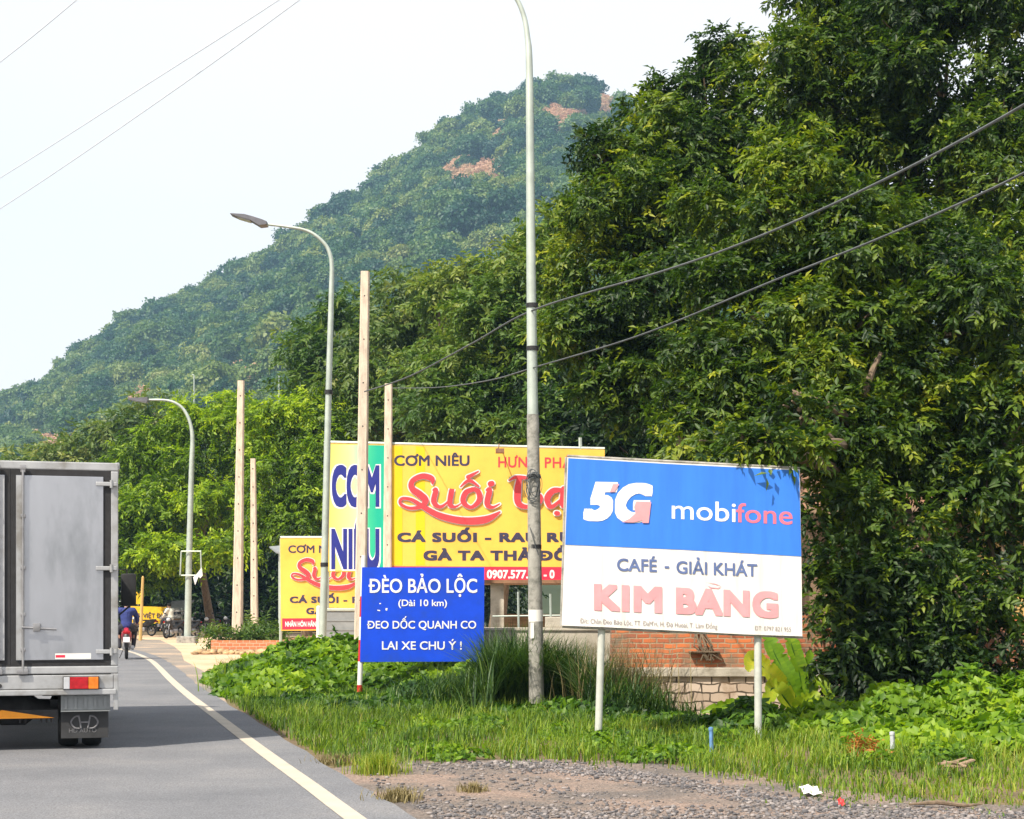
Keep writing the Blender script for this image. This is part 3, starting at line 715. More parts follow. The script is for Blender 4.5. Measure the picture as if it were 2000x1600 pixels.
gt = np.clip(.42+.06*gx*.5+.20*np.sin(gx*1.3+gy*.7)*np.sin(gy*1.9-gx*.8)+.10*np.sin(gx*7+gy*9)+rng.normal(0, .22, len(gx)), 0, 1)
blades('verge_grass', 'short green grass growing along the road verge', np.stack([gx, gy, np.zeros(len(gx))], 1), hh, rng.uniform(.008, .016, len(gx)), .7, M['grass'], 71, gt)
# tall reeds in front of the wall
n = 6800
tx = np.concatenate([rng.normal(.35, .75, n//2), rng.normal(1.1, .50, n//4), rng.normal(-.5, .4, n-n//2-n//4)])
ty = np.clip(23.0 - 1.3*np.clip(tx, 0, 9) + rng.normal(0, .5, n), 20.2, 24.5)
ty = np.where(tx > 1.05, np.minimum(ty, 21.3), ty)
ty = np.where(np.abs(tx-.36) < .62, np.maximum(ty, 22.65), ty)
th = (1.42-.36*np.abs(tx-.1)**1.3)*rng.uniform(.45, 1.1, n); th = np.clip(th, .3, 1.7)
th = np.where(tx < -.42, np.minimum(th, rng.uniform(.4, .78, n)), th)
blades('tall_grass', 'tall dark arching grass around the near lamp post', np.stack([tx, ty, np.zeros(n)], 1), th, rng.uniform(.014, .028, n), .75, M['grass_tall'], 72, np.clip(rng.normal(.42, .22, n), 0, 1), 5)
n = 500
tx = rng.normal(1.50, .32, n); ty = 21.1+rng.normal(0, .2, n)
blades('dry_reeds', 'dry brown grass stems leaning on the brick wall', np.stack([tx, ty, np.zeros(n)], 1), rng.uniform(.7, 1.35, n), rng.uniform(.008, .014, n), .45, M['straw'], 73, rng.uniform(0, 1, n), 4)
n = 1400
tx = np.clip(rng.normal(-4.95, .36, n), -5.55, 0); ty = 30.2+rng.normal(0, 1.2, n)
blades('bank_grass', 'arching light grass at the left end of the creeper bank', np.stack([tx, ty, np.zeros(n)], 1), rng.uniform(.3, .75, n), rng.uniform(.012, .022, n), .8, M['grass'], 74, np.clip(rng.normal(.5, .2, n), 0, 1), 4)
for i, (px, py, r, hgt, lab) in enumerate([(740, 1512, .28, .24, 'yellowish grass tuft at the edge of the gravel near the road'), (778, 1566, .20, .14, 'greyish grass tuft on the gravel, nearest to the road'), (925, 1548, .13, .10, 'small dry tuft in the middle of the gravel'), (665, 1492, .28, .12, 'flat straw coloured tuft touching the asphalt edge')]):
    c = G(px, py); n = int(2600*r)
    a = rng.uniform(0, 6.28, n); q = r*np.abs(rng.normal(0, .5, n))
    o = blades('grass_tuft', lab, np.stack([c.x+q*np.cos(a), c.y+q*np.sin(a), np.zeros(n)], 1), hgt*rng.uniform(.4, 1.1, n), rng.uniform(.006, .011, n), .7, M['straw'] if i > 0 else M['grass'], 80+i, np.clip(rng.normal(.75, .2, n), 0, 1), 3, 'grass tuft')
    del o['kind']; o['group'] = 'tufts on the gravel'
# loose stones
def stones(name, label, x, y, s, m, seed):
    rg = np.random.default_rng(seed)
    t = (1+5**.5)/2
    B = unit(np.array([(-1,t,0),(1,t,0),(-1,-t,0),(1,-t,0),(0,-1,t),(0,1,t),(0,-1,-t),(0,1,-t),(t,0,-1),(t,0,1),(-t,0,-1),(-t,0,1)], float))
    T = np.array([(0,11,5),(0,5,1),(0,1,7),(0,7,10),(0,10,11),(1,5,9),(5,11,4),(11,10,2),(10,7,6),(7,1,8),(3,9,4),(3,4,2),(3,2,6),(3,6,8),(3,8,9),(4,9,5),(2,4,11),(6,2,10),(8,6,7),(9,8,1)])
    n = len(x)
    V = B[None]*rg.uniform(.55, 1.25, (n, 12, 1))*np.stack([rg.uniform(.7, 1.3, n), rg.uniform(.7, 1.3, n), rg.uniform(.4, .8, n)], 1)[:, None]
    a = rg.uniform(0, 6.28, n); ca, sa = np.cos(a)[:, None], np.sin(a)[:, None]
    V = np.stack([V[..., 0]*ca-V[..., 1]*sa, V[..., 0]*sa+V[..., 1]*ca, V[..., 2]], -1)*s[:, None, None]
    V += np.stack([x, y, s*.25+.008], 1)[:, None]
    F = (T[None]+np.arange(n)[:, None, None]*12).reshape(-1, 3)
    return tag(fast_mesh(name, V.reshape(-1, 3), F, m, None, np.repeat(rg.uniform(0, 1, n), 20)), label, 'gravel', kind='stuff')
def tint_mat(name, cols, rough=.9):
    m, t, b = new_mat(name)
    r = t.nodes.new('ShaderNodeValToRGB')
    while len(r.color_ramp.elements) < len(cols): r.color_ramp.elements.new(.5)
    for i, c in enumerate(cols): r.color_ramp.elements[i].position = i/(len(cols)-1); r.color_ramp.elements[i].color = (*c, 1)
    a = t.nodes.new('ShaderNodeAttribute'); a.attribute_name = 'tint'
    t.links.new(a.outputs['Fac'], r.inputs[0]); t.links.new(r.outputs[0], b.inputs['Base Color']); b.inputs['Roughness'].default_value = rough
    return m
M['stones'] = tint_mat('loose_stones', [(.06, .06, .066), (.12, .115, .12), (.19, .17, .165), (.30, .27, .26)])
LOT = [(-.65, 11.2), (-1.2, 13), (-1.5, 14.6), (.3, 15.0), (1.4, 14.6), (1.9, 13.6), (2.5, 12.3), (3.4, 11.4), (5, 11), (7, 11), (7, 10), (-.4, 10)]
n = 52000
sx, sy = rng.uniform(-1.6, 6, n), rng.uniform(10.2, 15.2, n)
bc_ = np.interp(sx, [-.6, 0, .93, 1.5, 1.8, 2.3, 3], [14.8, 14.6, 13.9, 13.0, 12.3, 11.5, 10.8])
band = 1.3*np.exp(-((sy-bc_)/.40)**2)*np.clip((sx+.9)/1.2, 0, 1) + .6*np.exp(-((sy-11.0)/.5)**2) + .09*(1+np.sin(sx*5+sy*3))
ok = in_poly(sx, sy, LOT) & (rng.uniform(size=n) < band)
sx, sy = sx[ok], sy[ok]
stones('gravel', 'loose grey stones scattered over the gravel lot', sx, sy, .007+.020*rng.uniform(0, 1, len(sx))**3, M['stones'], 91)

# ------------------------------------------------------------------ lettering on boards
_tc = bpy.data.curves.new('lettering', 'FONT')
_to = bpy.data.objects.new('lettering', _tc)
COL.objects.link(_to)
def text_mesh(body, bold=0.0, shear=0.0, space=1.0):
    _tc.body = body; _tc.offset = 0; _tc.shear = shear; _tc.space_character = space; _tc.resolution_u = 4
    _tc.fill_mode = 'FRONT'
    dg = bpy.context.evaluated_depsgraph_get(); dg.update()
    ev = _to.evaluated_get(dg)
    me = ev.to_mesh()
    V = np.array([v.co[:2] for v in me.vertices]); F = [tuple(p.vertices) for p in me.polygons]
    ev.to_mesh_clear()
    par = list(range(len(V)))
    def find(i):
        while par[i] != i: par[i] = par[par[i]]; i = par[i]
        return i
    for f in F:
        for q in f[1:]: par[find(q)] = find(f[0])
    idx = {}
    global ISL
    ISL = np.array([idx.setdefault(find(i), len(idx)) for i in range(len(V))])
    return V, F
PLAIN = {'Đ': 'D', 'Ơ': 'O', 'Ư': 'U', 'Ằ': 'A'}
def marked_mesh(body, shear=0, space=1):
    plain = ''.join(PLAIN.get(c, c) for c in body)
    V, F = text_mesh(plain, 0, shear, space)
    isl = ISL.copy(); V = V.tolist(); isl = isl.tolist()
    for i, c in enumerate(body):
        if c not in PLAIN: continue
        r_ = text_mesh(plain[:i+1], 0, shear, space)[0][:, 0].max()
        q = text_mesh(plain[i], 0, shear, space)[0][:, 0]; l_ = r_-(q.max()-q.min()); m_ = (l_+r_)/2
        polys = {'Đ': [[(l_-.07, .31), (l_+.27, .31), (l_+.27, .385), (l_-.07, .385)]],
                 'Ơ': [[(r_-.13, .58), (r_-.02, .62), (r_+.06, .72), (r_+.02, .80), (r_-.05, .78), (r_-.04, .70), (r_-.15, .66)]],
                 'Ư': [[(r_-.07, .62), (r_+.03, .64), (r_+.10, .72), (r_+.08, .80), (r_+.01, .80), (r_+.01, .72), (r_-.07, .69)]],
                 'Ằ': [[(m_-.20, .80), (m_-.10, .74), (m_+.08, .74), (m_+.18, .80), (m_+.17, .82), (m_+.07, .765), (m_-.09, .765), (m_-.19, .82)], [(m_-.22, .92), (m_+.14, .84), (m_+.14, .865), (m_-.22, .945)]]}[c]
        for p in polys:
            b = len(V); V += [list(t) for t in p]; isl += [2]*len(p); F = F+[tuple(range(b, b+len(p)))]
    return np.array(V), F, np.array(isl)
def ptext(board, body, x0, x1, yb, cap, d, m, bold=.012, shear=0, slope=0.0, eps=.006, name='lettering', space=1.0, yb1=None):
    """letters on a board facing the camera: photo columns x0..x1, baseline row yb (at x0), capital height in photo pixels"""
    V, F, isl = marked_mesh(body, shear, space)
    bw_ = bold*1.0
    lo, hi = V[:, 0].min()-bw_, V[:, 0].max()+bw_
    sx = (x1-x0)/(hi-lo); sy = cap/(.70+2*bw_)
    if yb1 is not None: slope = (yb1-yb)/(x1-x0)
    mb = MB()
    sh = [(0, 0)] + ([(bw_*a, bw_*b) for a in (-1, 0, 1) for b in (-1, 0, 1) if a or b] if bold > .004 else [])
    isl = isl % 3
    if bold > .028: sh = [(bw_*a/2, bw_*b/2) for a in range(-2, 3) for b in range(-2, 3) if abs(a) == 2 or abs(b) == 2 or (a, b) == (0, 0)]
    for k, (ox, oy) in enumerate(sh):                       # a heavier letter: the outline swept a little in each direction
        pts = []
        for (x, y), q in zip(V, isl):
            u = x0+(x+ox-lo)*sx
            pts.append(P(u, yb-(y+oy+bw_)*sy+(u-x0)*slope, d-eps-.00016*k-.00005*q))
        mb.add(pts, F)
    return mb.build(name, m, board, fix=False)
def ppoly(board, polys, d, m, eps=.005, name='print', back=None):
    mb = MB()
    for poly in polys: mb.add([P(x, y, d-eps) for x, y in poly], [tuple(range(len(poly)))])
    return mb.build(name, m, board, fix=False)
def pslab(board, poly, d, thick, m, name='panel'):
    mb = MB()
    n = len(poly)
    mb.add([P(x, y, d) for x, y in poly] + [P(x, y, d)+Vector((0, thick, 0)) for x, y in poly],
           [tuple(range(n)), tuple(range(2*n-1, n-1, -1))] + [(i, i+n, (i+1) % n+n, (i+1) % n) for i in range(n)])
    return mb.build(name, m, board)
def pbar(board, pts, d, r, m, name='frame'):
    mb = MB()
    for a, b in pts: mb.tube([P(*a, d), P(*b, d)], r, 6)
    return mb.build(name, m, board)
def brush(board, strokes, d, m, grow=0.0, eps=.006, name='script_lettering'):
    """brush strokes: lists of (x, y, width) in photo pixels"""
    mb = MB()
    for k, st in enumerate(strokes):
        S = smooth_path([(x, y, w) for x, y, w in st], 8)
        T = np.gradient(S[:, :2], axis=0); T /= np.maximum(np.linalg.norm(T, axis=1), 1e-6)[:, None]
        Nn = np.stack([-T[:, 1], T[:, 0]], 1)
        hw = (np.maximum(S[:, 2], .4)*.5+grow)[:, None]
        A, B = S[:, :2]+Nn*hw, S[:, :2]-Nn*hw
        n = len(S); e = eps+.0028*k
        ee = [e+.0024*i/n for i in range(n)]
        mb.add([P(x, y, d-q) for (x, y), q in zip(A, ee)]+[P(x, y, d-q) for (x, y), q in zip(B, ee)], [(i, i+1, i+1+n, i+n) for i in range(n-1)])
        for (cx, cy), hwid, e in ((S[0, :2], hw[0, 0], e-.0002), (S[-1, :2], hw[-1, 0], ee[-1])):
            mb.add([P(cx+hwid*math.cos(a*.524), cy+hwid*math.sin(a*.524), d-e-.0002) for a in range(12)], [tuple(range(12))])
    return mb.build(name, m, board, fix=False)
def post(root, a, b, d, r, m, name='post', n=10, r1=None):
    mb = MB(); mb.tube([P(*a, d), P(*b, d)], [r, r1 or r], n)
    return mb.build(name, m, root, smooth=True)

# white and blue cafe board
D = 17.2
b5 = empty('cafe_board', (P(1320, 1450, D).x, D, 0), 'white and blue café board on two grey posts with leaves hanging over its corner', 'billboard')
pslab(b5, [(1108, 893), (1180, 897), (1300, 904), (1450, 911), (1562, 917), (1565, 1080), (1567, 1243), (1450, 1239), (1300, 1231), (1180, 1225), (1097, 1222), (1103, 1060)], D, .05, M['banner_white'])
ppoly(b5, [[(1110, 895), (1300, 906), (1561, 919), (1565, 1087), (1335, 1074), (1104, 1064)]], D, M['banner_blue'], .004, 'blue_field')
post(b5, (1175, 1226), (1168, 1451), D+.09, .042, M['galv_post'])
post(b5, (1480, 1240), (1481, 1452), D+.09, .042, M['galv_post'])
pbar(b5, [((1108, 891), (1562, 915)), ((1098, 1224), (1568, 1245)), ((1106, 893), (1096, 1223))], D+.03, .018, M['concrete_grey'])
Z = lambda x, y: (1090+x/4, 880+y/4)
ptext(b5, '5', 1139, 1207, 1017, 78, D, M['white_letter'], .06, .28, .02)
ppoly(b5, [[Z(430, 262), Z(478, 262), Z(440, 322), Z(405, 326)]], D, M['faded_pink'], .016, 'red_accent')
ptext(b5, 'G', 1201, 1275, 1020, 78, D, M['white_letter'], .06, .22, .01, .007)
ppoly(b5, [[Z(610, 398), Z(727, 402), Z(708, 566), Z(660, 566), Z(655, 545), Z(590, 562), Z(500, 560), Z(555, 535), Z(605, 492), Z(595, 440)]], D, M['faded_pink'], .016, 'red_accent')
ptext(b5, 'mobi', 1312, 1437, 1013, 39, D, M['white_letter'], .006, 0, .055)
ptext(b5, 'fone', 1438, 1548, 1020, 38, D, M['hot_pink'], .006, 0, .045)
ptext(b5, 'CAFÉ', 1205, 1283, 1115, 25, D, M['faded_navy'], .02, 0, .03)
ptext(b5, '-', 1298, 1307, 1116, 25, D, M['faded_navy'], .02, 0, .03)
ptext(b5, 'GIẢI KHÁT', 1321, 1479, 1120, 25, D, M['faded_navy'], .02, 0, .04)
ptext(b5, 'KIM', 1160, 1293, 1192, 53, D, M['faded_pink'], .05, 0, .045, space=1.12)
ptext(b5, 'BANG', 1320, 1520, 1199, 53, D, M['faded_pink'], .05, 0, .045, space=1.1)
ppoly(b5, [[(1378, 1137), (1398, 1140), (1410, 1145), (1398, 1142)], [(1380, 1143), (1390, 1147), (1402, 1148), (1411, 1145), (1403, 1150), (1389, 1149)]], D, M['faded_pink'], .006, 'accent_mark')
ptext(b5, "Đ/c: Chân Đèo Bảo Lộc, TT. ĐaM'ri, H. Đạ Huoai, T. Lâm Đồng", 1133, 1401, 1217, 9.5, D, M['grey_letter'], .004, 0, .042)
ptext(b5, 'ĐT: 0797 821 955', 1474, 1545, 1231, 9, D, M['grey_letter'], .004, 0, .045)

# blue road sign on its striped post
D = 25.4
bs = empty('warning_sign', (P(702, 1365, D).x, D, 0), 'royal blue road sign with white lettering on a red and white striped post', 'road sign')
pslab(bs, [(707, 1108), (946, 1108), (945, 1292), (703, 1293)], D-.05, .02, M['blue_sign'])
mb = MB(); mb.tube([P(701.5, 1372, D), P(711, 1085, D)], .042, 12); mb.build('post', M['white_paint'], bs, smooth=True)
for y0, y1 in ((1368, 1338), (1292, 1250), (1205, 1165)):
    f = lambda y: 701.5+(1372-y)*9.5/287
    mb = MB(); mb.tube([P(f(y0), y0, D), P(f(y1), y1, D)], .0435, 12); mb.build('red_band', M['post_red'], bs, smooth=True)
D2 = D-.05
ptext(bs, 'ĐÈO BẢO LỘC', 720, 932, 1158, 28, D2, M['white_letter'], .014)
ptext(bs, '(Dài 10 km)', 778, 873, 1184, 13, D2, M['white_letter'], .012)
ptext(bs, 'ĐEO DỐC QUANH CO', 717, 930, 1228, 15.5, D2, M['white_letter'], .012)
ptext(bs, 'LAI XE CHU Ý !', 746, 902, 1269, 16.5, D2, M['white_letter'], .012)
ppoly(bs, [[(741, 1178), (744, 1178), (744, 1180), (741, 1180)], [(737, 1191), (743, 1192), (742, 1194), (737, 1193)], [(753, 1188), (757, 1188), (756, 1193), (753, 1192)]], D2, M['white_letter'], .004, 'chipped_paint')

# the big yellow restaurant billboard
D = 45.0
Z = lambda x, y: (400+x/2.5, 850+y/2.5)
SUOI = [[(1112, 238, 8), (1108, 212, 26), (1062, 200, 26), (1015, 222, 24), (1010, 258, 28), (1050, 290, 34), (1078, 318, 30), (1055, 348, 20), (1000, 356, 14), (955, 335, 14), (962, 310, 14), (1010, 315, 16), (1070, 352, 24), (1150, 394, 30), (1260, 418, 34), (1370, 412, 34), (1440, 376, 10)],
        [(1118, 268, 14), (1128, 270, 24), (1118, 325, 26), (1150, 350, 16), (1195, 315, 10), (1207, 262, 24), (1196, 335, 24), (1222, 350, 12), (1250, 335, 6)],
        [(1318, 262, 18), (1275, 280, 26), (1262, 325, 26), (1300, 352, 16), (1340, 318, 26), (1335, 275, 24), (1305, 262, 16)],
        [(1250, 252, 8), (1290, 222, 16), (1338, 250, 8)], [(1285, 205, 20), (1335, 178, 8)],
        [(1378, 268, 14), (1390, 270, 26), (1378, 335, 26), (1405, 352, 14), (1440, 336, 6)], [(1394, 238, 26), (1402, 236, 26)],
        [(1485, 222, 6), (1520, 205, 16), (1575, 208, 16), (1610, 200, 8)], [(1535, 212, 24), (1528, 270, 34), (1530, 330, 30), (1570, 350, 20), (1625, 338, 20), (1640, 300, 20), (1600, 278, 14)],
        [(1745, 268, 18), (1700, 272, 28), (1672, 310, 30), (1690, 350, 20), (1735, 320, 14)], [(1752, 262, 26), (1748, 340, 26), (1790, 350, 10)], [(1716, 381, 22), (1724, 382, 22)]]
by = empty('restaurant_billboard', (P(960, 1200, D).x, D, 0), 'wide yellow billboard of a clay pot rice restaurant above a red phone strip', 'billboard')
pslab(by, [(633, 866), (752, 869), (1181, 879), (1181, 1137), (752, 1137), (752, 1118), (633, 1116)], D, .10, M['yellow'])
def grad_mat():
    m, t, b = new_mat('printed_green_fade')
    co = t.nodes.new('ShaderNodeTexCoord'); sp = t.nodes.new('ShaderNodeSeparateXYZ'); r = t.nodes.new('ShaderNodeValToRGB')
    n = t.nodes.new('ShaderNodeTexNoise'); n.inputs['Scale'].default_value = .9
    t.links.new(co.outputs['Generated'], sp.inputs[0]); t.links.new(co.outputs['Object'], n.inputs['Vector'])
    ad = t.nodes.new('ShaderNodeMath'); ad.operation = 'MULTIPLY_ADD'; ad.inputs[1].default_value = .25
    t.links.new(n.outputs['Fac'], ad.inputs[0]); t.links.new(sp.outputs[0], ad.inputs[2]); t.links.new(ad.outputs[0], r.inputs[0])
    cs = [(.08, (.62, .62, .12)), (.45, (.66, .74, .30)), (.62, (.45, .75, .42)), (.85, (.03, .50, .27)), (1.1, (.0, .42, .28))]
    while len(r.color_ramp.elements) < 5: r.color_ramp.elements.new(.5)
    for i, (p, c) in enumerate(cs): r.color_ramp.elements[i].position = min(p, 1); r.color_ramp.elements[i].color = (*c, 1)
    t.links.new(r.outputs[0], b.inputs['Base Color']); b.inputs['Roughness'].default_value = .55
    return m
ppoly(by, [[(644, 868), (751, 870), (750, 1116), (643, 1114)]], D, grad_mat(), .004, 'green_panel')
ppoly(by, [[(763, 871), (786, 872), (786, 1104), (763, 1104)], [(812, 872), (830, 873), (830, 1104), (812, 1104)]], D, M['yellow_deep'], .004, 'deep_yellow_stripe')  # two upright stripes in a deeper yellow
ppoly(by, [[(752, 1106), (1180, 1108), (1180, 1136), (752, 1136)]], D, M['red_strip'], .004, 'phone_strip')
for s, x0, x1, yb, c in (('COM', 648, 741, 990, 83), ('NIÊU', 647, 741, 1112, 81)):
    ptext(by, s, x0-3, x1+3, yb+3, c+5, D, M['white_letter'], .075, 0, 0, .006, 'letter_outline')
    ptext(by, s, x0, x1, yb, c, D, M['navy'], .042, 0, 0, .012)
ptext(by, 'CƠM NIÊU', 770, 917, 910, 21, D, M['dark_letter'], .024)
ptext(by, 'HƯNG', 973, 1050, 913, 21, D, M['red_letter'], .016, space=1.1)
ptext(by, 'PHÁT', 1064, 1135, 914, 21, D, M['red_letter'], .016, space=1.1)
st = [[(*Z(x, y), w_/2.5) for x, y, w_ in s] for s in SUOI]
brush(by, st, D, M['banner_white'], 2.2, .006, 'script_outline')
brush(by, st, D, M['red_letter'], 0, .048)
ptext(by, 'CÁ SUỐI - RAU RỪNG', 776, 1180, 1059, 19, D, M['dark_letter'], .05, space=1.12)
ptext(by, 'GÀ TA THẢ ĐỒI', 827, 1120, 1095, 20, D, M['dark_letter'], .05, space=1.12)
ptext(by, '0907.577.4', 951, 1042, 1130, 17, D, M['white_letter'], .03)
ptext(by, '- 0', 1062, 1083, 1130, 17, D, M['white_letter'], .03)
pbar(by, [((633, 864), (1181, 877)), ((636, 866), (634, 1240)), ((641, 866), (639, 1240)), ((1133, 855), (1134, 890)), ((1175, 880), (1178, 1290)), ((900, 1137), (900, 1290))], D+.06, .055, M['galv'])
mb = MB(); mb.tube([P(975, 868, D-.1), P(973, 876, D-.5)], .02, 6); mb.box(P(968, 884, D-.75), P(985, 878, D-.45)); mb.build('floodlight', M['roof_tin'], by)

# the smaller board of the same restaurant, further back
D = 50.0
bz = empty('restaurant_signboard', (P(620, 1240, D).x, D, 0), 'smaller yellow restaurant board half hidden behind the green edged billboard', 'billboard')
pslab(bz, [(547, 1052), (705, 1052), (703, 1231), (549, 1232)], D, .08, M['yellow'])
ppoly(bz, [[(551, 1208), (700, 1207), (700, 1228), (551, 1230)]], D, M['red_strip'], .004, 'phone_strip')
f = lambda x, y: (400+(420+(x-945)*.65)/2.5, 850+(605+(y-195)*.63)/2.5)
st = [[(*f(x, y), w_*.65/2.5) for x, y, w_ in s] for s in SUOI[:6]]
brush(bz, st, D, M['banner_white'], 1.3, .006, 'script_outline')
brush(bz, st, D, M['red_letter'], 0, .048)
ptext(bz, 'CƠM NIÊU', 563, 672, 1080, 15, D, M['dark_letter'], .02)
ptext(bz, 'CÁ SUỐI - RAU', 566, 735, 1178, 13, D, M['dark_letter'], .045, space=1.1)
ptext(bz, 'GÀ TA', 598, 668, 1200, 13, D, M['dark_letter'], .045, space=1.1)
ptext(bz, 'NHÂN HÓN HÂN', 557, 617, 1224, 10, D, M['white_letter'], .03)
pbar(bz, [((549, 1052), (548, 1290)), ((703, 1052), (702, 1290)), ((548, 1050), (704, 1050))], D+.05, .05, M['galv'])
# grey tank and white stake beside the boards
D = 40.0
c = P(668, 1240, D)
tk = empty('water_tank', (c.x, D+.35, 0), 'grey metal tank standing in the creepers under the green edged billboard', 'tank')
mb = MB(); mb.box((c.x-.43, D, 0), (c.x+.43, D+.7, 1.42), bev=.03)
for k in range(5): mb.box((c.x-.44, D-.015, .2+.24*k), (c.x+.44, D-.001, .25+.24*k))
mb.build('body', M['steel_grey'], tk)
mb = MB(); mb.box((c.x-.46, D-.03, 1.423), (c.x+.46, D+.73, 1.50), bev=.02); mb.build('lid', M['galv'], tk)
c = P(622, 1240, 41)
mb = MB(); mb.tube([(c.x, 41, 0), (c.x, 41, P(622, 1185, 41).z)], .055, 8)
mb.tube([(c.x, 41, P(622, 1185, 41).z-.002), (c.x, 41, P(622, 1183, 41).z)], [.055, .02], 8)
tag(mb.build('stake', M['white_paint'], smooth=True), 'white stake left of the grey tank below the lamp post', 'stake')

# ------------------------------------------------------------------ street lamps
def lamp_head(root, prof, d, half, glass):
    mb = MB(); mb.prism([(P(x, y, d).x, P(x, y, d).z) for x, y in prof], d-half, d+half)
    h = mb.build('lamp_head', M['lamp_head'], root)
    mb = MB(); mb.prism([(P(x, y, d).x, P(x, y, d).z) for x, y in glass], d-half*.8, d+half*.8)
    mb.build('lens', M['lamp_glass'], h)
GS = 'street lamps along the road'
D = 22.3
l1 = empty('street_lamp', (P(1048, 1390, D).x, D, 0), 'nearest street lamp, its tall pole crossing the whole view right of centre', 'street lamp', GS)
pth = smooth_path([tuple(P(x, y, D)) for x, y in ((1040.5, 812), (1037, 500), (1034, 150), (1030, 72), (1022, 28), (1006, -6), (980, -30), (930, -46))], 6)
mb = MB(); mb.tube(pth, list(np.interp(np.linspace(0, 1, len(pth)), [0, .2, .45, 1], [.082, .062, .040, .024])), 14); mb.build('pole', M['galv'], l1, smooth=True)
mb = MB(); mb.tube([P(1048.5, 1398, D), P(1047, 1300, D), P(1041, 830, D), P(1040.5, 810, D)], [.112, .108, .088, .085], 16); mb.build('pole_base', M['concrete_grey'], l1, smooth=True)
lamp_head(l1, [(932, -50), (850, -70), (800, -74), (850, -62), (900, -50), (932, -40)], D, .15, [(905, -50), (850, -64), (850, -60), (900, -47)])
for y in (597, 681, 931, 1068):
    xx = 1034+(y-150)*.0115
    mb = MB(); r0 = .09 if y < 800 else .100
    mb.tube([P(xx, y+4, D), P(xx, y-4, D)], r0, 14); mb.build('clamp_band', M['black'], l1, smooth=True)
mb = MB()
for k in range(7):
    q = P(1041+rng.normal()*3, 953+rng.normal()*9, D-.12)
    mb.torus(.10+.05*rng.uniform(), .006, Matrix.Translation(q) @ Matrix.Rotation(R(90)+rng.normal()*.25, 4, 'X') @ Matrix.Diagonal((.75, 1.5, 1, 1)), 18, 5)
mb.tube([P(1042, 1045, D-.12), P(1035, 1030, D-.14), P(1046, 1068, D-.13), P(1052, 1085, D-.12)], .006, 5)
mb.build('cable_coil', M['wire'], l1)
mb = MB(); mb.tube([P(1046.2, 1214, D), P(1046, 1191, D)], .1065, 16, False); mb.build('notice', M['white_paint'], l1, smooth=True)
mb = MB(); mb.box(P(1036, 1247, D-.112), P(1043, 1216, D-.104)); mb.build('notice', M['white_paint'], l1)

D = 36.0
l2 = empty('street_lamp', (P(628, 1313, D).x, D, 0), 'middle street lamp whose curved arm stands against the forested mountain', 'street lamp', GS)
pth = smooth_path([tuple(P(x, y, D)) for x, y in ((628, 1313), (634, 1100), (641, 800), (647, 580), (648, 520), (643, 492), (632, 474), (612, 457), (590, 448), (560, 443), (518, 438))], 6)
mb = MB(); mb.tube(pth, list(np.interp(np.linspace(0, 1, len(pth)), [0, .15, .4, 1], [.095, .08, .050, .028])), 12); mb.build('pole', M['galv'], l2, smooth=True)
Z4 = lambda x, y: (430+x/3.077, 380+y/3.077)
lamp_head(l2, [Z4(*q) for q in ((65, 122), (150, 127), (200, 140), (255, 158), (285, 170), (283, 188), (240, 193), (185, 160), (100, 138))], D, .16, [Z4(*q) for q in ((110, 140), (185, 160), (183, 166), (108, 144))])
for y in (766, 1103):
    xx = 628+(1313-y)*.0256
    mb = MB(); mb.tube([P(xx, y+4, D), P(xx, y-4, D)], .095, 12); mb.build('clamp_band', M['black'], l2, smooth=True)
D = 66.0
l3 = empty('street_lamp', (P(366, 1256, D).x, D, 0), 'far street lamp by the parked motorbikes carrying an empty square frame', 'street lamp', GS)
pth = smooth_path([tuple(P(x, y, D)) for x, y in ((366, 1256), (369, 1100), (374, 920), (376, 860), (372, 828), (361, 803), (346, 789), (325, 782), (288, 781))], 6)
mb = MB(); mb.tube(pth, list(np.interp(np.linspace(0, 1, len(pth)), [0, .2, .5, 1], [.15, .12, .075, .045])), 10); mb.build('pole', M['galv'], l3, smooth=True)
lamp_head(l3, [(290, 777), (252, 778), (252, 781), (270, 785), (290, 786)], D, .2, [(287, 784.5), (258, 781), (258, 783), (287, 788)])
mb = MB(); mb.box((l3.location.x-.4, D-.4, -.05), (l3.location.x+.4, D+.4, .3), bev=.05); mb.build('footing', M['concrete_grey'], l3)
fr = empty('sign_frame', tuple(P(375, 1127, D-.2)), 'empty square white frame with torn cloth fixed to the far lamp post', 'frame')
pbar(fr, [((354, 1077), (393, 1077)), ((354, 1124), (388, 1124)), ((354, 1077), (352, 1124)), ((392, 1077), (393, 1112))], D-.2, .032, M['galv'], 'frame')
mb = MB(); mb.add([P(x, y, D-.26+o) for o in (0, .03) for x, y in ((394, 1108), (396, 1124), (391, 1130), (388, 1126), (381, 1143), (377, 1128), (385, 1120))], [tuple(range(7)), tuple(range(13, 6, -1))] + [(i, i+7, (i+1) % 7+7, (i+1) % 7) for i in range(7)])
mb.build('cloth', M['cloth_white'], fr)
D = 112.0
l4 = empty('street_lamp', (P(237, 1228, D).x, D, 0), 'most distant street lamp with only its arm showing over the truck', 'street lamp', GS)
pth = smooth_path([tuple(P(x, y, D)) for x, y in ((237, 1228), (240, 930), (240, 900), (234, 887), (222, 881), (206, 879))], 5)
mb = MB(); mb.tube(pth, list(np.interp(np.linspace(0, 1, len(pth)), [0, .5, 1], [.16, .10, .06])), 8); mb.build('pole', M['galv'], l4, smooth=True)
lamp_head(l4, [(210, 877), (196, 876), (196, 878), (210, 881)], D, .2, [(208, 880.5), (199, 878), (199, 879.5), (208, 882)])
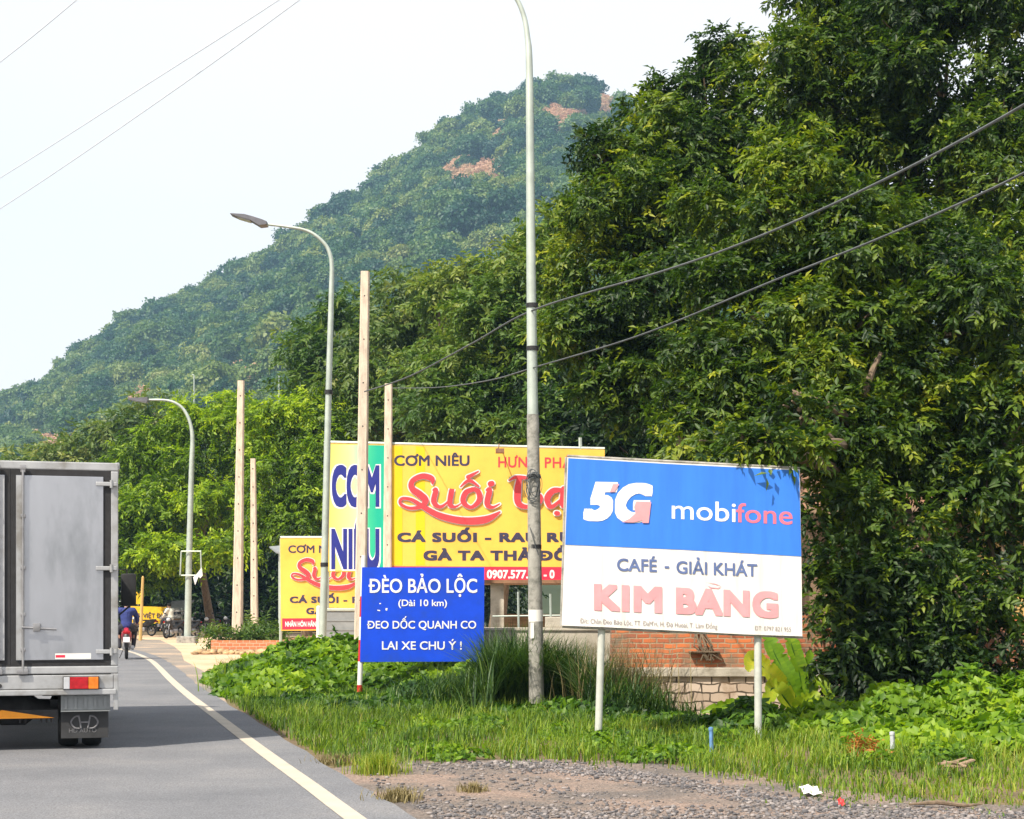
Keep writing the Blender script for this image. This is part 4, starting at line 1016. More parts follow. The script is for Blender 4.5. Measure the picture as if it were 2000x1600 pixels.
# slim pale masts standing on the lower slope
for px, y0, y1, Yd, lab in ((379, 733, 762, 260, 'thin pale mast on the wooded slope left of the bright tree'), (545, 732, 760, 262, 'thin pale mast on the wooded slope above the second yellow green tree')):
    p0 = P(px, y1+70, Yd)
    mb = MB(); mb.tube([p0, P(px, y0, Yd)], [.16, .10], 6); mb.tube([P(px, y0, Yd), P(px-4, y0-1, Yd)], [.1, .07], 6)
    tag(mb.build('mast', M['galv'], smooth=True), lab, 'mast', 'masts on the slope')

# ------------------------------------------------------------------ concrete poles
def conc_pole(px0, py0, px1, py1, d, w0, w1, lab, col='concrete'):
    a, b = P(px0, py0, d), P(px1, py1, d)
    root = empty('concrete_pole', tuple(a), lab, 'pole', 'bare concrete poles')
    s = d/FPX
    def ring(c, w_): 
        q = w_*s*.5; e = q*.25
        return [c+Vector(v) for v in ((-q+e, -q, 0), (q-e, -q, 0), (q, -q+e, 0), (q, q-e, 0), (q-e, q, 0), (-q+e, q, 0), (-q, q-e, 0), (-q, -q+e, 0))]
    n = 8
    mb = MB(); mb.add(ring(a-Vector((0, 0, .5)), w0)+ring(b, w1), [tuple(range(n-1, -1, -1)), tuple(range(n, 2*n))]+[(i, (i+1) % n, (i+1) % n+n, i+n) for i in range(n)])
    mb.build('shaft', M[col], root)
    mb = MB()
    for k in range(9):
        t = .06+.105*k
        c = b.lerp(a, t); q = (w1+(w0-w1)*t)*s*.5
        mb.tube([c+Vector((0, -q-.004, 0)), c+Vector((0, -q+.05, 0))], s*1.4, 8)
    mb.build('bolt_hole', M['dark'], root)
    return root
conc_pole(702, 1338, 713.5, 531, 30, 24, 16.5, 'tallest bare concrete pole rising behind the blue road sign')
conc_pole(756, 1288, 759, 750, 45, 18, 14, 'bare concrete pole in front of the big yellow billboard')
conc_pole(463, 1246, 471, 744, 54, 20, 12, 'stout bare concrete pole in the brick planter')
conc_pole(497.5, 1233, 494.5, 896, 60, 14, 9.5, 'slim short concrete pole at the back of the brick planter')

# ------------------------------------------------------------------ overhead wires
def wire(name, pts, r, m, lab, group):
    p = smooth_path([tuple(P(*q)) for q in pts], 10)
    mb = MB(); mb.tube(p, r, 6)
    o = mb.build('overhead_wire', M[m], smooth=True)
    return tag(o, lab, 'wire', group)
GW = 'cables running to the near lamp post'
wire('a', [(712, 765, 29.7), (800, 735, 27.5), (920, 672, 24.5), (1046, 604, 22.1), (1300, 528, 18.5), (1500, 455, 16.3), (1750, 340, 14), (2000, 205, 12.2), (2400, -40, 10)], .013, 'wire', 'upper thick cable sweeping up to the right edge across the big trees', GW)
wire('b', [(766, 758, 44.6), (850, 757, 35), (950, 744, 27), (1046, 717, 22.1), (1250, 655, 18.5), (1500, 553, 15.5), (1750, 452, 13.4), (2000, 338, 11.8), (2400, 120, 9.5)], .0105, 'wire', 'lower thinner cable rising to the right edge across the big trees', GW)
GX = 'thin wires across the sky at upper left'
wire('c', [(-300, 590, 44), (0, 408, 38), (300, 205, 33), (585, 0, 29.5), (900, -240, 27)], .009, 'wire_pale', 'lowest of the thin wires crossing the white sky', GX)
wire('d', [(-300, 530, 44), (0, 348, 38), (280, 170, 33), (545, 0, 29.5), (900, -240, 27)], .009, 'wire_pale', 'middle one of the thin wires crossing the white sky', GX)
wire('e', [(-200, 270, 40), (0, 122, 36), (150, 0, 33), (300, -130, 31)], .009, 'wire_pale', 'short wire cutting the top left corner of the sky', GX)

# ------------------------------------------------------------------ walls, house, railing
D = 21.5
x0, x1 = P(1195, 1300, D).x, P(2120, 1300, D).x
bw = empty('brick_wall', ((x0+x1)/2, D, 0), 'old red brick wall on pale stone blocks behind the white and blue board', 'wall')
mb = MB(); mb.box((x0, D, 0), (x1, D+.5, P(0, 1322, D).z)); mb.build('stone_base', M['stone'], bw)
mb = MB(); mb.box((x0-.02, D-.05, P(0, 1321.6, D).z), (x1, D+.5, P(0, 1304, D).z), bev=.012); mb.build('ledge', M['plaster'], bw)
mb = MB(); mb.box((x0, D+.02, P(0, 1303.6, D).z), (x1, D+.35, P(0, 1202, D).z)); mb.build('brick_course', M['brick'], bw)
mb = MB(); mb.box((P(1345, 0, D).x, D-.10, P(0, 1274, D).z), (P(1405, 0, D).x, D+.018, P(0, 1272, D).z))
for k in range(9): mb.tube([P(1362+rng.normal()*7, 1225, D-.05), P(1378+rng.normal()*9, 1262, D-.09), P(1388+rng.normal()*9, 1290, D-.06)], .012, 5)
tag(mb.build('dead_root', M['bark']), 'bundle of dark dead roots hanging down the brick wall', 'roots')
D = 26.0
x2 = P(930, 1300, D).x; x3 = P(1200, 1300, D).x
pw = empty('plaster_wall', ((x2+x3)/2, D, 0), 'low pale plastered wall behind the near lamp post', 'wall')
mb = MB(); mb.box((x2, D, 0), (x3, D+.25, P(0, 1232, D).z)); mb.build('wall_body', M['plaster'], pw)
mb = MB(); mb.box((x2, D-.03, P(0, 1232, D).z+.002), (x3, D+.28, P(0, 1226, D).z), bev=.01); mb.build('coping', M['plaster'], pw)
mb = MB(); mb.box((P(1065, 0, D).x, D+.02, P(0, 1225.8, D).z), (P(1100, 0, D).x, D+.22, P(0, 1205, D).z), bev=.015); mb.build('pier_block', M['plaster'], pw)
ra = empty('railing', (P(1040, 0, 26.6).x, 26.6, 0), 'thin pale pipe railing above the plastered wall', 'railing')
pbar(ra, [((1014, 1290), (1012, 1156))], 26.6, .022, M['galv'], 'rail_post')
pbar(ra, [((1077, 1290), (1075, 1160))], 26.6, .022, M['galv'], 'rail_post')
pbar(ra, [((962, 1204), (1110, 1202))], 26.6, .016, M['galv'], 'top_rail')
D = 33.0
sh = empty('open_shed', (P(1030, 0, D).x, D, 0), 'small open shed with a pale pillar below the yellow billboard', 'shed')
for a, b in ((958, 984), (1150, 1172)):
    mb = MB(); mb.box((P(a, 0, D).x, D, 0), (P(b, 0, D).x, D+.25, P(0, 1140, D).z)); mb.build('pillar', M['plaster'], sh)
mb = MB(); mb.box((P(940, 0, D).x, D-.2, P(0, 1139.6, D).z), (P(1190, 0, D).x, D+2.2, P(0, 1133, D).z)); mb.build('roof', M['roof_tin'], sh)
mb = MB(); mb.box((P(985, 0, D).x, D+1.9, 0), (P(1150, 0, D).x, D+2.0, P(0, 1200, D).z)); mb.build('back_wall', M['wood'], sh)
D = 31.0
hs = empty('house', (P(1830, 0, D).x, D+2, 0), 'yellow walled house with a rusty roof glimpsed through the big tree', 'house')
xa, xb = P(1600, 0, D).x, P(2150, 0, D).x
mb = MB(); mb.box((xa, D, 0), (P(1900, 0, D).x, D+4, P(0, 1000, D).z)); mb.build('wall', M['wood'], hs)
mb = MB(); mb.box((P(1900, 0, D).x, D-.1, 0), (xb, D+4.1, P(0, 1000, D).z)); mb.build('wall', M['house_yellow'], hs)
mb = MB(); mb.box((P(1935, 0, D).x, D-.16, .9), (P(1975, 0, D).x, D-.102, 2.1)); wn = mb.build('window', M['white_paint'], hs)
mb = MB(); mb.box((P(1939, 0, D).x, D-.17, .97), (P(1971, 0, D).x, D-.161, 2.03)); mb.build('pane', M['lamp_head'], wn)
mb = MB(); z0 = P(0, 1000, D).z
mb.add([(xa-.4, D-.7, z0-.05), (xb, D-.7, z0-.05), (xb, D+2, z0+.9), (xa-.4, D+2, z0+.9), (xa-.4, D+4.6, z0-.05), (xb, D+4.6, z0-.05), (xa-.4, D-.7, z0+.02), (xb, D-.7, z0+.02), (xb, D+2, z0+.98), (xa-.4, D+2, z0+.98), (xa-.4, D+4.6, z0+.02), (xb, D+4.6, z0+.02)],
       [(0, 1, 2, 3), (3, 2, 5, 4), (6, 9, 8, 7), (9, 10, 11, 8), (0, 6, 7, 1), (4, 5, 11, 10)])
mb.build('roof', M['roof_tin'], hs)
mb = MB(); mb.box((xa-.4, D-.74, z0-.08), (xb, D-.705, z0+.06)); mb.build('fascia', M['bark_light'], hs)

# brick planter on the forecourt
D = 50.5
x0, x1 = P(412, 0, D).x, P(553, 0, D).x
pl = empty('brick_planter', ((x0+x1)/2, D+5, 0), 'orange brick planter on rubble at the edge of the forecourt', 'planter')
mb = MB(); mb.box((x0, D, .12), (x1, D+.12, .44)); mb.box((x0, D+.121, .12), (x0+.12, D+10, .44)); mb.box((x1-.12, D+.121, .12), (x1, D+10, .44)); mb.build('curb', M['curb_brick'], pl)
mb = MB(); mb.box((x0+.121, D+.121, .05), (x1-.121, D+10, .38)); mb.build('soil', M['soil'], pl)
rg = np.random.default_rng(5)
nr = 420
o = stones('rubble', 'rubble', rg.uniform(x0-.45, x1+.35, nr), D-.05-np.abs(rg.normal(0, .32, nr)), .05+.14*rg.uniform(0, 1, nr)**2, M['rubble'], 6)
for k_ in ('label', 'category', 'kind'): del o[k_]
o.parent = pl; o.data.transform(Matrix.Translation(-pl.location))
for px, d, r, h, lab in ((430, 51.5, .42, .42, 'bushy small plant left of the stout pole in the planter'), (487, 52, .38, .38, 'low spreading plant right of the stout pole in the planter'), (503, 57, .5, .75, 'taller grassy plant at the foot of the slim pole'), (530, 52, .45, .42, 'wide leafy plant at the right end of the planter')):
    c = P(px, 0, d); rt = empty('planter_plant', (c.x, d, .36), lab, 'plant', 'plants in the brick planter')
    V, F, T = sprays((c.x, d, .38+h*.5), np.array([r, r, h*.55]), 110, 7, .16, .06, rg, .5, .2, .1)
    fast_mesh('foliage', V, F, M['leaf_mid'], rt, T)
    mb = MB(); mb.tube([(c.x, d, .3), (c.x, d, .38+h*.6)], [.025, .01], 6); mb.build('stem', M['bark'], rt)

# ------------------------------------------------------------------ truck
TH = R(15.0)
tx_, ty_ = P(231, 0, 16.0).x, 16.0
TW = 1.07
tk = empty('box_truck', (tx_-TW*math.cos(TH), ty_-TW*math.sin(TH), .03), 'silver box truck seen from behind at the left edge of the road', 'truck', rz=TH)
GZ = .03
def tX(x): return TW-(231-x)/182.5
def tZ(y): return CAMH+(HOR-y)/188.5-GZ
def tbuild(mb, name, m, parent=None, smooth=False): return mb.build(name, M[m], parent or tk, world=False, smooth=smooth)
def tbox(name, m, x0, x1, y0, y1, z0, z1, bev=0, parent=None):
    mb = MB(); mb.box((x0, y0, z0), (x1, y1, z1), bev=bev); return tbuild(mb, name, m, parent)
zt, zb = tZ(903), tZ(1316)
tbox('cargo_box', 'alu', -TW+.012, TW-.012, .06, 4.5, zb+.01, zt-.01)
fr_ = MB()
fr_.box((-TW, 0, zt-.085), (TW, .09, zt), bev=.012); fr_.box((-TW, 0, zb), (TW, .09, tZ(1301)), bev=.012)
fr_.box((TW-.075, .002, tZ(1301)+.001), (TW, .09, zt-.086), bev=.012); fr_.box((-TW, .002, tZ(1301)+.001), (-TW+.075, .09, zt-.086), bev=.012)
tbuild(fr_, 'rear_frame', 'alu_light')
tbox('roof_rail', 'alu_light', TW-.03, TW+.015, .092, 4.5, zt-.06, zt+.012, .008); tbox('roof_rail', 'alu_light', -TW-.015, -TW+.03, .092, 4.5, zt-.06, zt+.012, .008)
for s in (1, -1):
    xin, xout = .055*s, (TW-.15)*s
    a, b = min(xin, xout), max(xin, xout)
    dr = tbox('rear_door', 'alu', a, b, -.012, .055, tZ(1289), tZ(931), .006)
    g = MB()
    a2, b2 = min(.0015*s, (TW-.078)*s), max(.0015*s, (TW-.078)*s)
    z0, z1 = tZ(1300), tZ(918)
    g.box((a2, .004, z0), (b2, .05, tZ(1289)-.001)); g.box((a2, .004, tZ(931)+.001), (b2, .05, z1))
    g.box((a2, .004, tZ(1289)), (a-.001, .05, tZ(931))); g.box((b+.001, .004, tZ(1289)), (b2, .05, tZ(931)))
    tbuild(g, 'door_seal', 'black', dr)
    xr = .125*s
    tbox('stile', 'alu_light', min(.058*s, .115*s), max(.058*s, .115*s), -.018, -.0125, tZ(1288), tZ(932), 0, dr)
    rd = MB(); rd.tube([(xr, -.04, tZ(1312)), (xr, -.04, tZ(912))], .013, 10)
    for y in (922, 1010, 1110, 1200, 1268): rd.box((xr-.024, -.05, tZ(y)-.02), (xr+.024, -.0125, tZ(y)+.02), bev=.005)
    rd.box((xr-.03, -.055, tZ(917)-.02), (xr+.03, -.02, tZ(917)+.03), bev=.006); rd.box((xr-.06, -.05, tZ(1312)-.02), (xr+.05, -.02, tZ(1305)), bev=.006)
    tbuild(rd, 'lock_rod', 'bike_grey', dr, True)
    ha = MB(); ha.tube([(xr-.01*s, -.055, tZ(1225)), (xr+.33*s, -.055, tZ(1229))], .012, 8); ha.box((min(xr+.1*s, xr+.17*s), -.07, tZ(1233)), (max(xr+.1*s, xr+.17*s), -.0125, tZ(1217)), bev=.006)
    tbuild(ha, 'door_handle', 'bike_grey', dr, True)
    for y in (945, 1110, 1273):
        xx0, xx1 = (TW-.225)*s, (TW-.012)*s
        hg = MB(); hg.box((min(xx0, xx1), -.032, tZ(y)-.022), (max(xx0, xx1), -.0125, tZ(y)+.022), bev=.008); hg.tube([((TW-.07)*s, -.03, tZ(y)-.04), ((TW-.07)*s, -.03, tZ(y)+.04)], .016, 8)
        tbuild(hg, 'hinge', 'alu_light', dr)
    # tail lamp cluster
    tl = MB()
    A, B = sorted((tX(130)*s, tX(196)*s)); tl.box((A, -.05, tZ(1346)), (B, .0, tZ(1321)), bev=.006)
    cl_ = tbuild(tl, 'tail_light', 'dark')
    for nm, m_, xa_, xb_ in (('reversing_lens', 'lamp_glass', 131.5, 142.5), ('red_lens', 'red_lens', 143, 176), ('amber_lens', 'amber_lens', 176.5, 194.5)):
        A, B = sorted((tX(xa_)*s, tX(xb_)*s)); tbox(nm, m_, A, B, -.065, -.0505, tZ(1345), tZ(1322), .005, cl_)
    A, B = sorted((tX(126)*s, tX(213)*s))
    fl = MB(); fl.box((A, .10, tZ(1443)), (B, .115, tZ(1390.5))); flap = tbuild(fl, 'mud_flap', 'flap')
    if s == 1:
        lg = MB()
        cx, cz = tX(169), tZ(1412); e = .095
        for sg in (-1, 1):                         # two bent brackets and a bar inside: the maker's mark
            pts_ = [(cx+sg*.05, e, cz+.065), (cx+sg*.10, e, cz+.055), (cx+sg*.135, e, cz), (cx+sg*.10, e, cz-.055), (cx+sg*.05, e, cz-.065)]
            lg.tube(smooth_path(pts_, 5), .010, 6); lg.tube([(cx+sg*.055, e, cz+.06), (cx+sg*.035, e, cz-.06)], .010, 6)
        lg.tube([(cx-.04, e, cz), (cx+.045, e, cz)], .010, 6)
        tbuild(lg, 'maker_mark', 'flap_mark', flap)
        V, F = text_mesh('HD AUTO', .01)
        V = V*.062; V[:, 0] -= V[:, 0].mean()
        mm = MB(); mm.add([(cx+x*1.0, .096, tZ(1432)+y) for x, y in V], F); mm.build('lettering', M['flap_mark'], flap, world=False, fix=False)
    sk = MB()
    A, B = sorted((tX(126)*s, tX(216)*s))
    sk.box((A, .05, tZ(1388)), (B, .09, tZ(1358)), bev=.006)
    for k in range(5):
        q = A+(B-A)*(k+.5)/5; sk.box((q-.012, .03, tZ(1384)), (q+.012, .049, tZ(1360)))
    sk.box((A, .02, tZ(1390)), (B, .12, tZ(1388.2)))
    tbuild(sk, 'flap_bracket', 'steel_grey')
    for y_ in (.56, 5.0):
        for xo in ((.80, .56) if y_ < 2 else (.80,)):
            wh = MB()
            Mx = Matrix.Translation((xo*s, y_, .40)) @ Matrix.Rotation(R(90), 4, 'Y')
            wh.lathe([(.20, -.10), (.37, -.10), (.395, -.07), (.40, -.02), (.40, .02), (.395, .07), (.37, .10), (.20, .10), (.20, -.10)], Mx, 28)
            wt = tbuild(wh, 'wheel', 'tyre', None, True)
            rm = MB(); rm.lathe([(.0, -.02), (.10, -.02), (.12, .06), (.18, .02), (.199, .09), (.199, -.09)], Mx, 20); tbuild(rm, 'rim', 'bike_grey', wt, True)
tbox('bumper_panel', 'alu_light', -TW+.05, TW-.05, -.01, .05, tZ(1345), tZ(1318), .008)
tbox('bumper_lip', 'alu_light', -TW+.02, TW-.02, -.035, .06, tZ(1357), tZ(1346), .01)
tbox('corner_post', 'alu_light', TW-.048, TW, -.005, .09, tZ(1388), zb-.002, .008); tbox('corner_post', 'alu_light', -TW, -TW+.048, -.005, .09, tZ(1388), zb-.002, .008)
mb = MB(); mb.tube([(tX(17), -.02, tZ(1338)), (tX(17), -.008, tZ(1338))], .022, 12); tbuild(mb, 'hole_disc', 'dark')  # dark disc whose colour stands for the shade in a small hole
dx = tX(150)
st_ = tbox('sticker', 'white_paint', tX(116), tX(181), -.0135, -.0125, tZ(1287), tZ(1276))
tbox('red_edge', 'red_strip', tX(117), tX(134), -.0145, -.0137, tZ(1284), tZ(1279), 0, st_)
ch = MB()
for s in (1, -1): ch.box((.36*s-.05, .1, .56), (.36*s+.05, 6.0, .80))
for y_ in (.15, 1.6, 3, 4.4): ch.box((-.31, y_, .60), (.31, y_+.1, .76))
ch.box((-1.0, .45, .74), (1.0, 4.4, .92))
tbuild(ch, 'chassis', 'dark')
ax_ = MB(); ax_.tube([(-.75, .56, .42), (-.25, .56, .42), (-.12, .56, .42), (.12, .56, .42), (.25, .56, .42), (.75, .56, .42)], [.07, .09, .19, .19, .09, .07], 14)
for s in (1, -1):
    for k in range(5): ax_.box((.42*s-.04, .2+.06*k, .50-.018*k), (.42*s+.04, 1.6-.06*k, .515-.018*k))
tbuild(ax_, 'axle', 'dark', None, True)
tbox('underride_bar', 'dark', -.55, tX(121), .10, .16, tZ(1404), tZ(1386), .01)
mb = MB(); mb.prism([(tX(114), tZ(1402)), (tX(20), tZ(1385.5)), (-tX(114)-.02, tZ(1402))], .075, .095); tbuild(mb, 'reflector_plate', 'orange')
for xx in (52, 62, 90, 100, 108): 
    mb = MB(); mb.tube([(tX(xx), .13, tZ(1403)), (tX(xx), .13, tZ(1412))], [.014, .006], 6); tbuild(mb, 'hanger_bolt', 'dark')
cb = MB()
cb.prism([(4.75, .55), (6.45, .55), (6.55, 1.25), (6.20, 2.15), (5.9, 2.25), (4.75, 2.25)], -.95, .95, Matrix(((0, 1, 0, 0), (1, 0, 0, 0), (0, 0, 1, 0), (0, 0, 0, 1))))
cab = tbuild(cb, 'cab', 'white_paint')
tbox('side_window', 'lamp_head', .952, .96, 5.2, 6.05, 1.4, 2.0, 0, cab)
for s in (1, -1):
    ar = MB(); ar.tube([(.95*s, 5.9, 2.0), (1.25*s, 5.95, 2.02), (1.29*s, 5.95, 1.5), (.95*s, 5.9, 1.2)], .014, 8); am = tbuild(ar, 'mirror_arm', 'black', None, True)
    mi = MB(); mi.box((1.275*s-.105, 5.86, 1.50), (1.275*s+.105, 5.95, 1.96), bev=.035); mm = tbuild(mi, 'mirror_housing', 'black', am, True)

# ------------------------------------------------------------------ motorbikes and people
def make_bike(label, group, body='red_bike'):
    """local axes: y forward, rear wheel's contact near the origin"""
    r = empty('motorbike', (0, 0, 0), label, 'motorbike', group)
    def wheel(y_):
        Mx = Matrix.Translation((0, y_, .29)) @ Matrix.Rotation(R(90), 4, 'Y')
        a = MB(); a.torus(.24, .05, Mx, 24, 8); t = a.build('wheel', M['tyre'], r, world=False, smooth=True)
        b = MB(); b.torus(.20, .018, Mx, 24, 6)
        for k in range(5): b.tube([Mx @ Vector((0, 0, 0)), Mx @ Vector((.2*math.cos(k*1.2566), .2*math.sin(k*1.2566), 0))], .014, 5)
        b.tube([Mx @ Vector((0, 0, -.06)), Mx @ Vector((0, 0, .06))], .04, 10)
        b.build('rim', M['bike_grey'], t, world=False, smooth=True)
    wheel(.0); wheel(1.24)
    b = MB(); b.tube([(0, -.28, .86), (0, -.1, .80), (0, .25, .70), (0, .5, .55), (0, .8, .52), (0, .98, .72), (0, 1.02, .95)], [.05, .12, .15, .13, .11, .13, .10], 12); b.build('body', M[body], r, world=False, smooth=True)
    b = MB(); b.box((-.13, -.22, .80), (.13, .52, .88), bev=.04); b.build('seat', M['bike_dark'], r, world=False, smooth=True)
    b = MB(); b.tube([(0, -.30, .70), (0, -.34, .62), (0, -.34, .48), (0, -.28, .36)], [.07, .08, .075, .06], 8); b.build('rear_mudguard', M['bike_dark'], r, world=False, smooth=True)
    b = MB(); b.box((-.11, -.335, .74), (.11, -.25, .83), bev=.03); b.build('tail_light', M['red_lens'], r, world=False, smooth=True)
    b = MB(); b.box((-.095, -.43, .50), (.095, -.42, .65)); b.build('number_plate', M['plate'], r, world=False)
    b = MB(); b.tube([(.16, .3, .30), (.17, 0, .32), (.17, -.22, .36)], [.035, .05, .055], 10); b.build('exhaust', M['bike_grey'], r, world=False, smooth=True)
    b = MB(); b.box((-.12, .35, .25), (.12, .75, .48), bev=.05); b.build('engine', M['bike_grey'], r, world=False, smooth=True)
    b = MB()
    for s in (-1, 1): b.tube([(s*.06, 1.0, .85), (s*.07, 1.24, .29)], .022, 8)
    b.build('fork', M['bike_grey'], r, world=False, smooth=True)
    b = MB(); b.tube([(0, 1.05, .38), (0, 1.24, .57), (0, 1.42, .42)], [.05, .06, .04], 8); b.build('front_mudguard', M[body], r, world=False, smooth=True)
    b = MB(); b.tube([(-.34, .80, 1.02), (-.2, .92, 1.03), (0, .96, .99), (.2, .92, 1.03), (.34, .80, 1.02)], .018, 8); b.build('handlebar', M['bike_dark'], r, world=False, smooth=True)
    b = MB(); b.ball((0, 1.06, .93), (.11, .09, .10)); b.build('headlight', M['lamp_glass'], r, world=False, smooth=True)
    for s in (-1, 1):
        b = MB(); b.tube([(s*.22, .9, 1.03), (s*.30, .86, 1.2)], .008, 6); b.ball((s*.32, .86, 1.23), (.065, .02, .045)); b.build('mirror', M['bike_dark'], r, world=False, smooth=True)
    b = MB(); b.tube([(-.1, .45, .25), (-.2, .42, .02)], .014, 6); b.build('stand', M['bike_dark'], r, world=False)
    return r
def skinned(name, joints, edges, rad, m, parent, lvl=1):
    me = bpy.data.meshes.new(name); me.from_pydata([tuple(j) for j in joints], edges, [])
    o = link(name, me, m, parent)
    sm = o.modifiers.new('skin', 'SKIN')
    for i, rr in enumerate(rad): me.skin_vertices[0].data[i].radius = (rr, rr) if not hasattr(rr, '__len__') else rr
    me.skin_vertices[0].data[0].use_root = True
    ss = o.modifiers.new('smooth', 'SUBSURF'); ss.levels = ss.render_levels = lvl
    return o
def cloth(name, chains, m, parent):
    b = MB()
    for pts_, rs_ in chains: b.tube(smooth_path([tuple(p) for p in pts_], 3), list(np.interp(np.linspace(0, 1, 3*(len(pts_)-1)+1), np.linspace(0, 1, len(rs_)), rs_)), 12)
    for pts_, rs_ in chains:
        for p, q in zip(pts_, rs_): b.ball(p, q, 12, 8)
    o = b.build(name, m, parent, world=False, fix=False)
    md = o.modifiers.new('one_surface', 'REMESH'); md.mode = 'VOXEL'; md.voxel_size = .022; md.use_smooth_shade = True
    return o
def person(label, loc, rz, J, top, low, hat=None, cat='person'):
    """J: named joints of a seated figure in local axes"""
    r = empty('person', loc, label, cat, rz=rz)
    js, es, rd, ix = [], [], [], {}
    def add(n_, p, r_, par=None):
        ix[n_] = len(js); js.append(Vector(p)); rd.append(r_)
        if par: es.append((ix[par], ix[n_]))
    add('pelvis', J['pelvis'], .13); add('waist', J['waist'], .12, 'pelvis'); add('chest', J['chest'], .14, 'waist'); add('neck', J['neck'], .055, 'chest')
    add('jaw', J['jaw'], .075, 'neck'); add('head', J['head'], .095, 'jaw'); add('crown_', J['top'], .07, 'head')
    for s, S in ((-1, 'l'), (1, 'r')):
        add('sh'+S, J['sh'+S], .07, 'chest'); add('el'+S, J['el'+S], .045, 'sh'+S); add('wr'+S, J['wr'+S], .03, 'el'+S)
        w_, e_ = Vector(J['wr'+S]), Vector(J['el'+S]); dr = (w_-e_).normalized(); sd = dr.cross(Vector((0, 0, 1))).normalized()
        add('pa'+S, w_+dr*.07, .034, 'wr'+S)
        for k in range(4):
            b0 = w_+dr*.10+sd*(.026*(k-1.5)); add(f'f{k}a'+S, b0, .010, 'pa'+S); add(f'f{k}b'+S, b0+dr*(.035+.008*(k in (1, 2)))-Vector((0, 0, .015)), .009, f'f{k}a'+S); add(f'f{k}c'+S, b0+dr*.045-Vector((0, 0, .04)), .008, f'f{k}b'+S)
        add('ta'+S, w_+dr*.05-sd*s*.04, .011, 'wr'+S); add('tb'+S, w_+dr*.085-sd*s*.055-Vector((0, 0, .02)), .009, 'ta'+S)
        add('hp'+S, J['hp'+S], .10, 'pelvis'); add('kn'+S, J['kn'+S], .062, 'hp'+S); add('an'+S, J['an'+S], .042, 'kn'+S); add('to'+S, J['to'+S], .035, 'an'+S)
    bd = skinned('body', js, es, rd, M['skin'], r)
    V3 = lambda n_: Vector(J[n_])
    ch = [([V3('pelvis')+Vector((0, 0, .02)), V3('waist'), V3('chest'), V3('chest').lerp(V3('neck'), .55)], [.165, .16, .185, .11])]
    for S in 'lr': ch.append(([V3('chest').lerp(V3('sh'+S), .4), V3('sh'+S), V3('el'+S), V3('wr'+S)], [.12, .095, .068, .05]))
    cloth('jacket', ch, M[top], r)
    cloth('trousers', [([V3('pelvis'), V3('hp'+S), V3('kn'+S), V3('an'+S)], [.15, .125, .085, .062]) for S in 'lr'], M[low], r)
    h = Vector(J['head'])
    b = MB()
    if hat: b.ball(h+Vector((0, -.01, .03)), (.135, .15, .14)); b.build('helmet', M[hat], r, world=False, smooth=True)
    else: b.ball(h+Vector((0, -.02, .035)), (.102, .115, .10)); b.build('hair', M['hair'], r, world=False, smooth=True)
    f = MB(); f.ball(h+Vector((0, .10, -.02)), (.016, .022, .024), 8, 6); f.ball(h+Vector((.035, .085, .01)), .012, 8, 6); f.ball(h+Vector((-.035, .085, .01)), .012, 8, 6); f.box(tuple(h+Vector((-.025, .075, -.075))), tuple(h+Vector((.025, .092, -.063))))
    f.build('face', M['skin'], r, world=False, smooth=True)
    return r
bk = make_bike('red tailed motorbike ridden along the road edge beside the truck', 'motorbikes', 'red_bike')
bp = Vector((P(247, 0, 44.1).x, 44.1, .03))
bk.location = bp; bk.rotation_euler.z = R(14)
RJ = dict(pelvis=(0, .08, .95), waist=(0, .12, 1.10), chest=(0, .17, 1.30), neck=(0, .22, 1.48), jaw=(0, .26, 1.53), head=(0, .27, 1.62), top=(0, .26, 1.70),
          shl=(-.19, .19, 1.40), shr=(.19, .19, 1.40), ell=(-.30, .42, 1.17), elr=(.30, .42, 1.17), wrl=(-.30, .68, 1.06), wrr=(.30, .68, 1.06),
          hpl=(-.11, .12, .92), hpr=(.11, .12, .92), knl=(-.22, .52, .80), knr=(.22, .52, .80), anl=(-.19, .42, .36), anr=(.19, .42, .36), tol=(-.19, .58, .31), tor=(.19, .58, .31))
person('rider in a navy jacket on the red tailed motorbike', tuple(bp), R(14), RJ, 'jacket', 'trousers', 'helmet')
GP = 'motorbikes'
spots = [(296, 1243, 72, 'dark parked motorbike leaning left of the seated person in white', 'bike_dark'), (332, 1246, -78, 'dark parked motorbike under the seated person in white', 'bike_dark'), (352, 1247, 160, 'dark parked motorbike just left of the far lamp post', 'bike_dark'),
         (385, 1246, 165, 'dark parked motorbike just right of the far lamp post', 'bike_dark'), (404, 1244, 190, 'dark parked motorbike between the far lamp post and the brick planter, nearer the lamp', 'bike_dark'), (424, 1241, 172, 'dark parked motorbike half hidden behind the left end of the brick planter', 'bike_dark'), (444, 1240, 185, 'dark parked motorbike behind the planter, just left of the stout pole', 'bike_dark')]
pk = None
for px, py, rz, lab, body in spots:
    pk = make_bike(lab, GP, 'bike_dark') if pk is None else copy_tree(pk)
    pk['label'] = lab
    g = G(px, py); dd = g.y
    pk.location = (g.x, dd, .01); pk.rotation_euler.z = R(rz)
g = G(334, 1246)
SJ = dict(pelvis=(0, 0, .95), waist=(0, .03, 1.10), chest=(0, .06, 1.30), neck=(0, .09, 1.48), jaw=(0, .12, 1.53), head=(0, .13, 1.62), top=(0, .12, 1.70),
          shl=(-.19, .07, 1.40), shr=(.19, .07, 1.40), ell=(-.25, .20, 1.15), elr=(.25, .20, 1.15), wrl=(-.16, .38, 1.02), wrr=(.16, .38, 1.02),
          hpl=(-.10, .04, .93), hpr=(.10, .04, .93), knl=(-.18, .44, .84), knr=(.18, .44, .84), anl=(-.18, .46, .42), anr=(.18, .46, .42), tol=(-.18, .60, .37), tor=(.18, .60, .37))
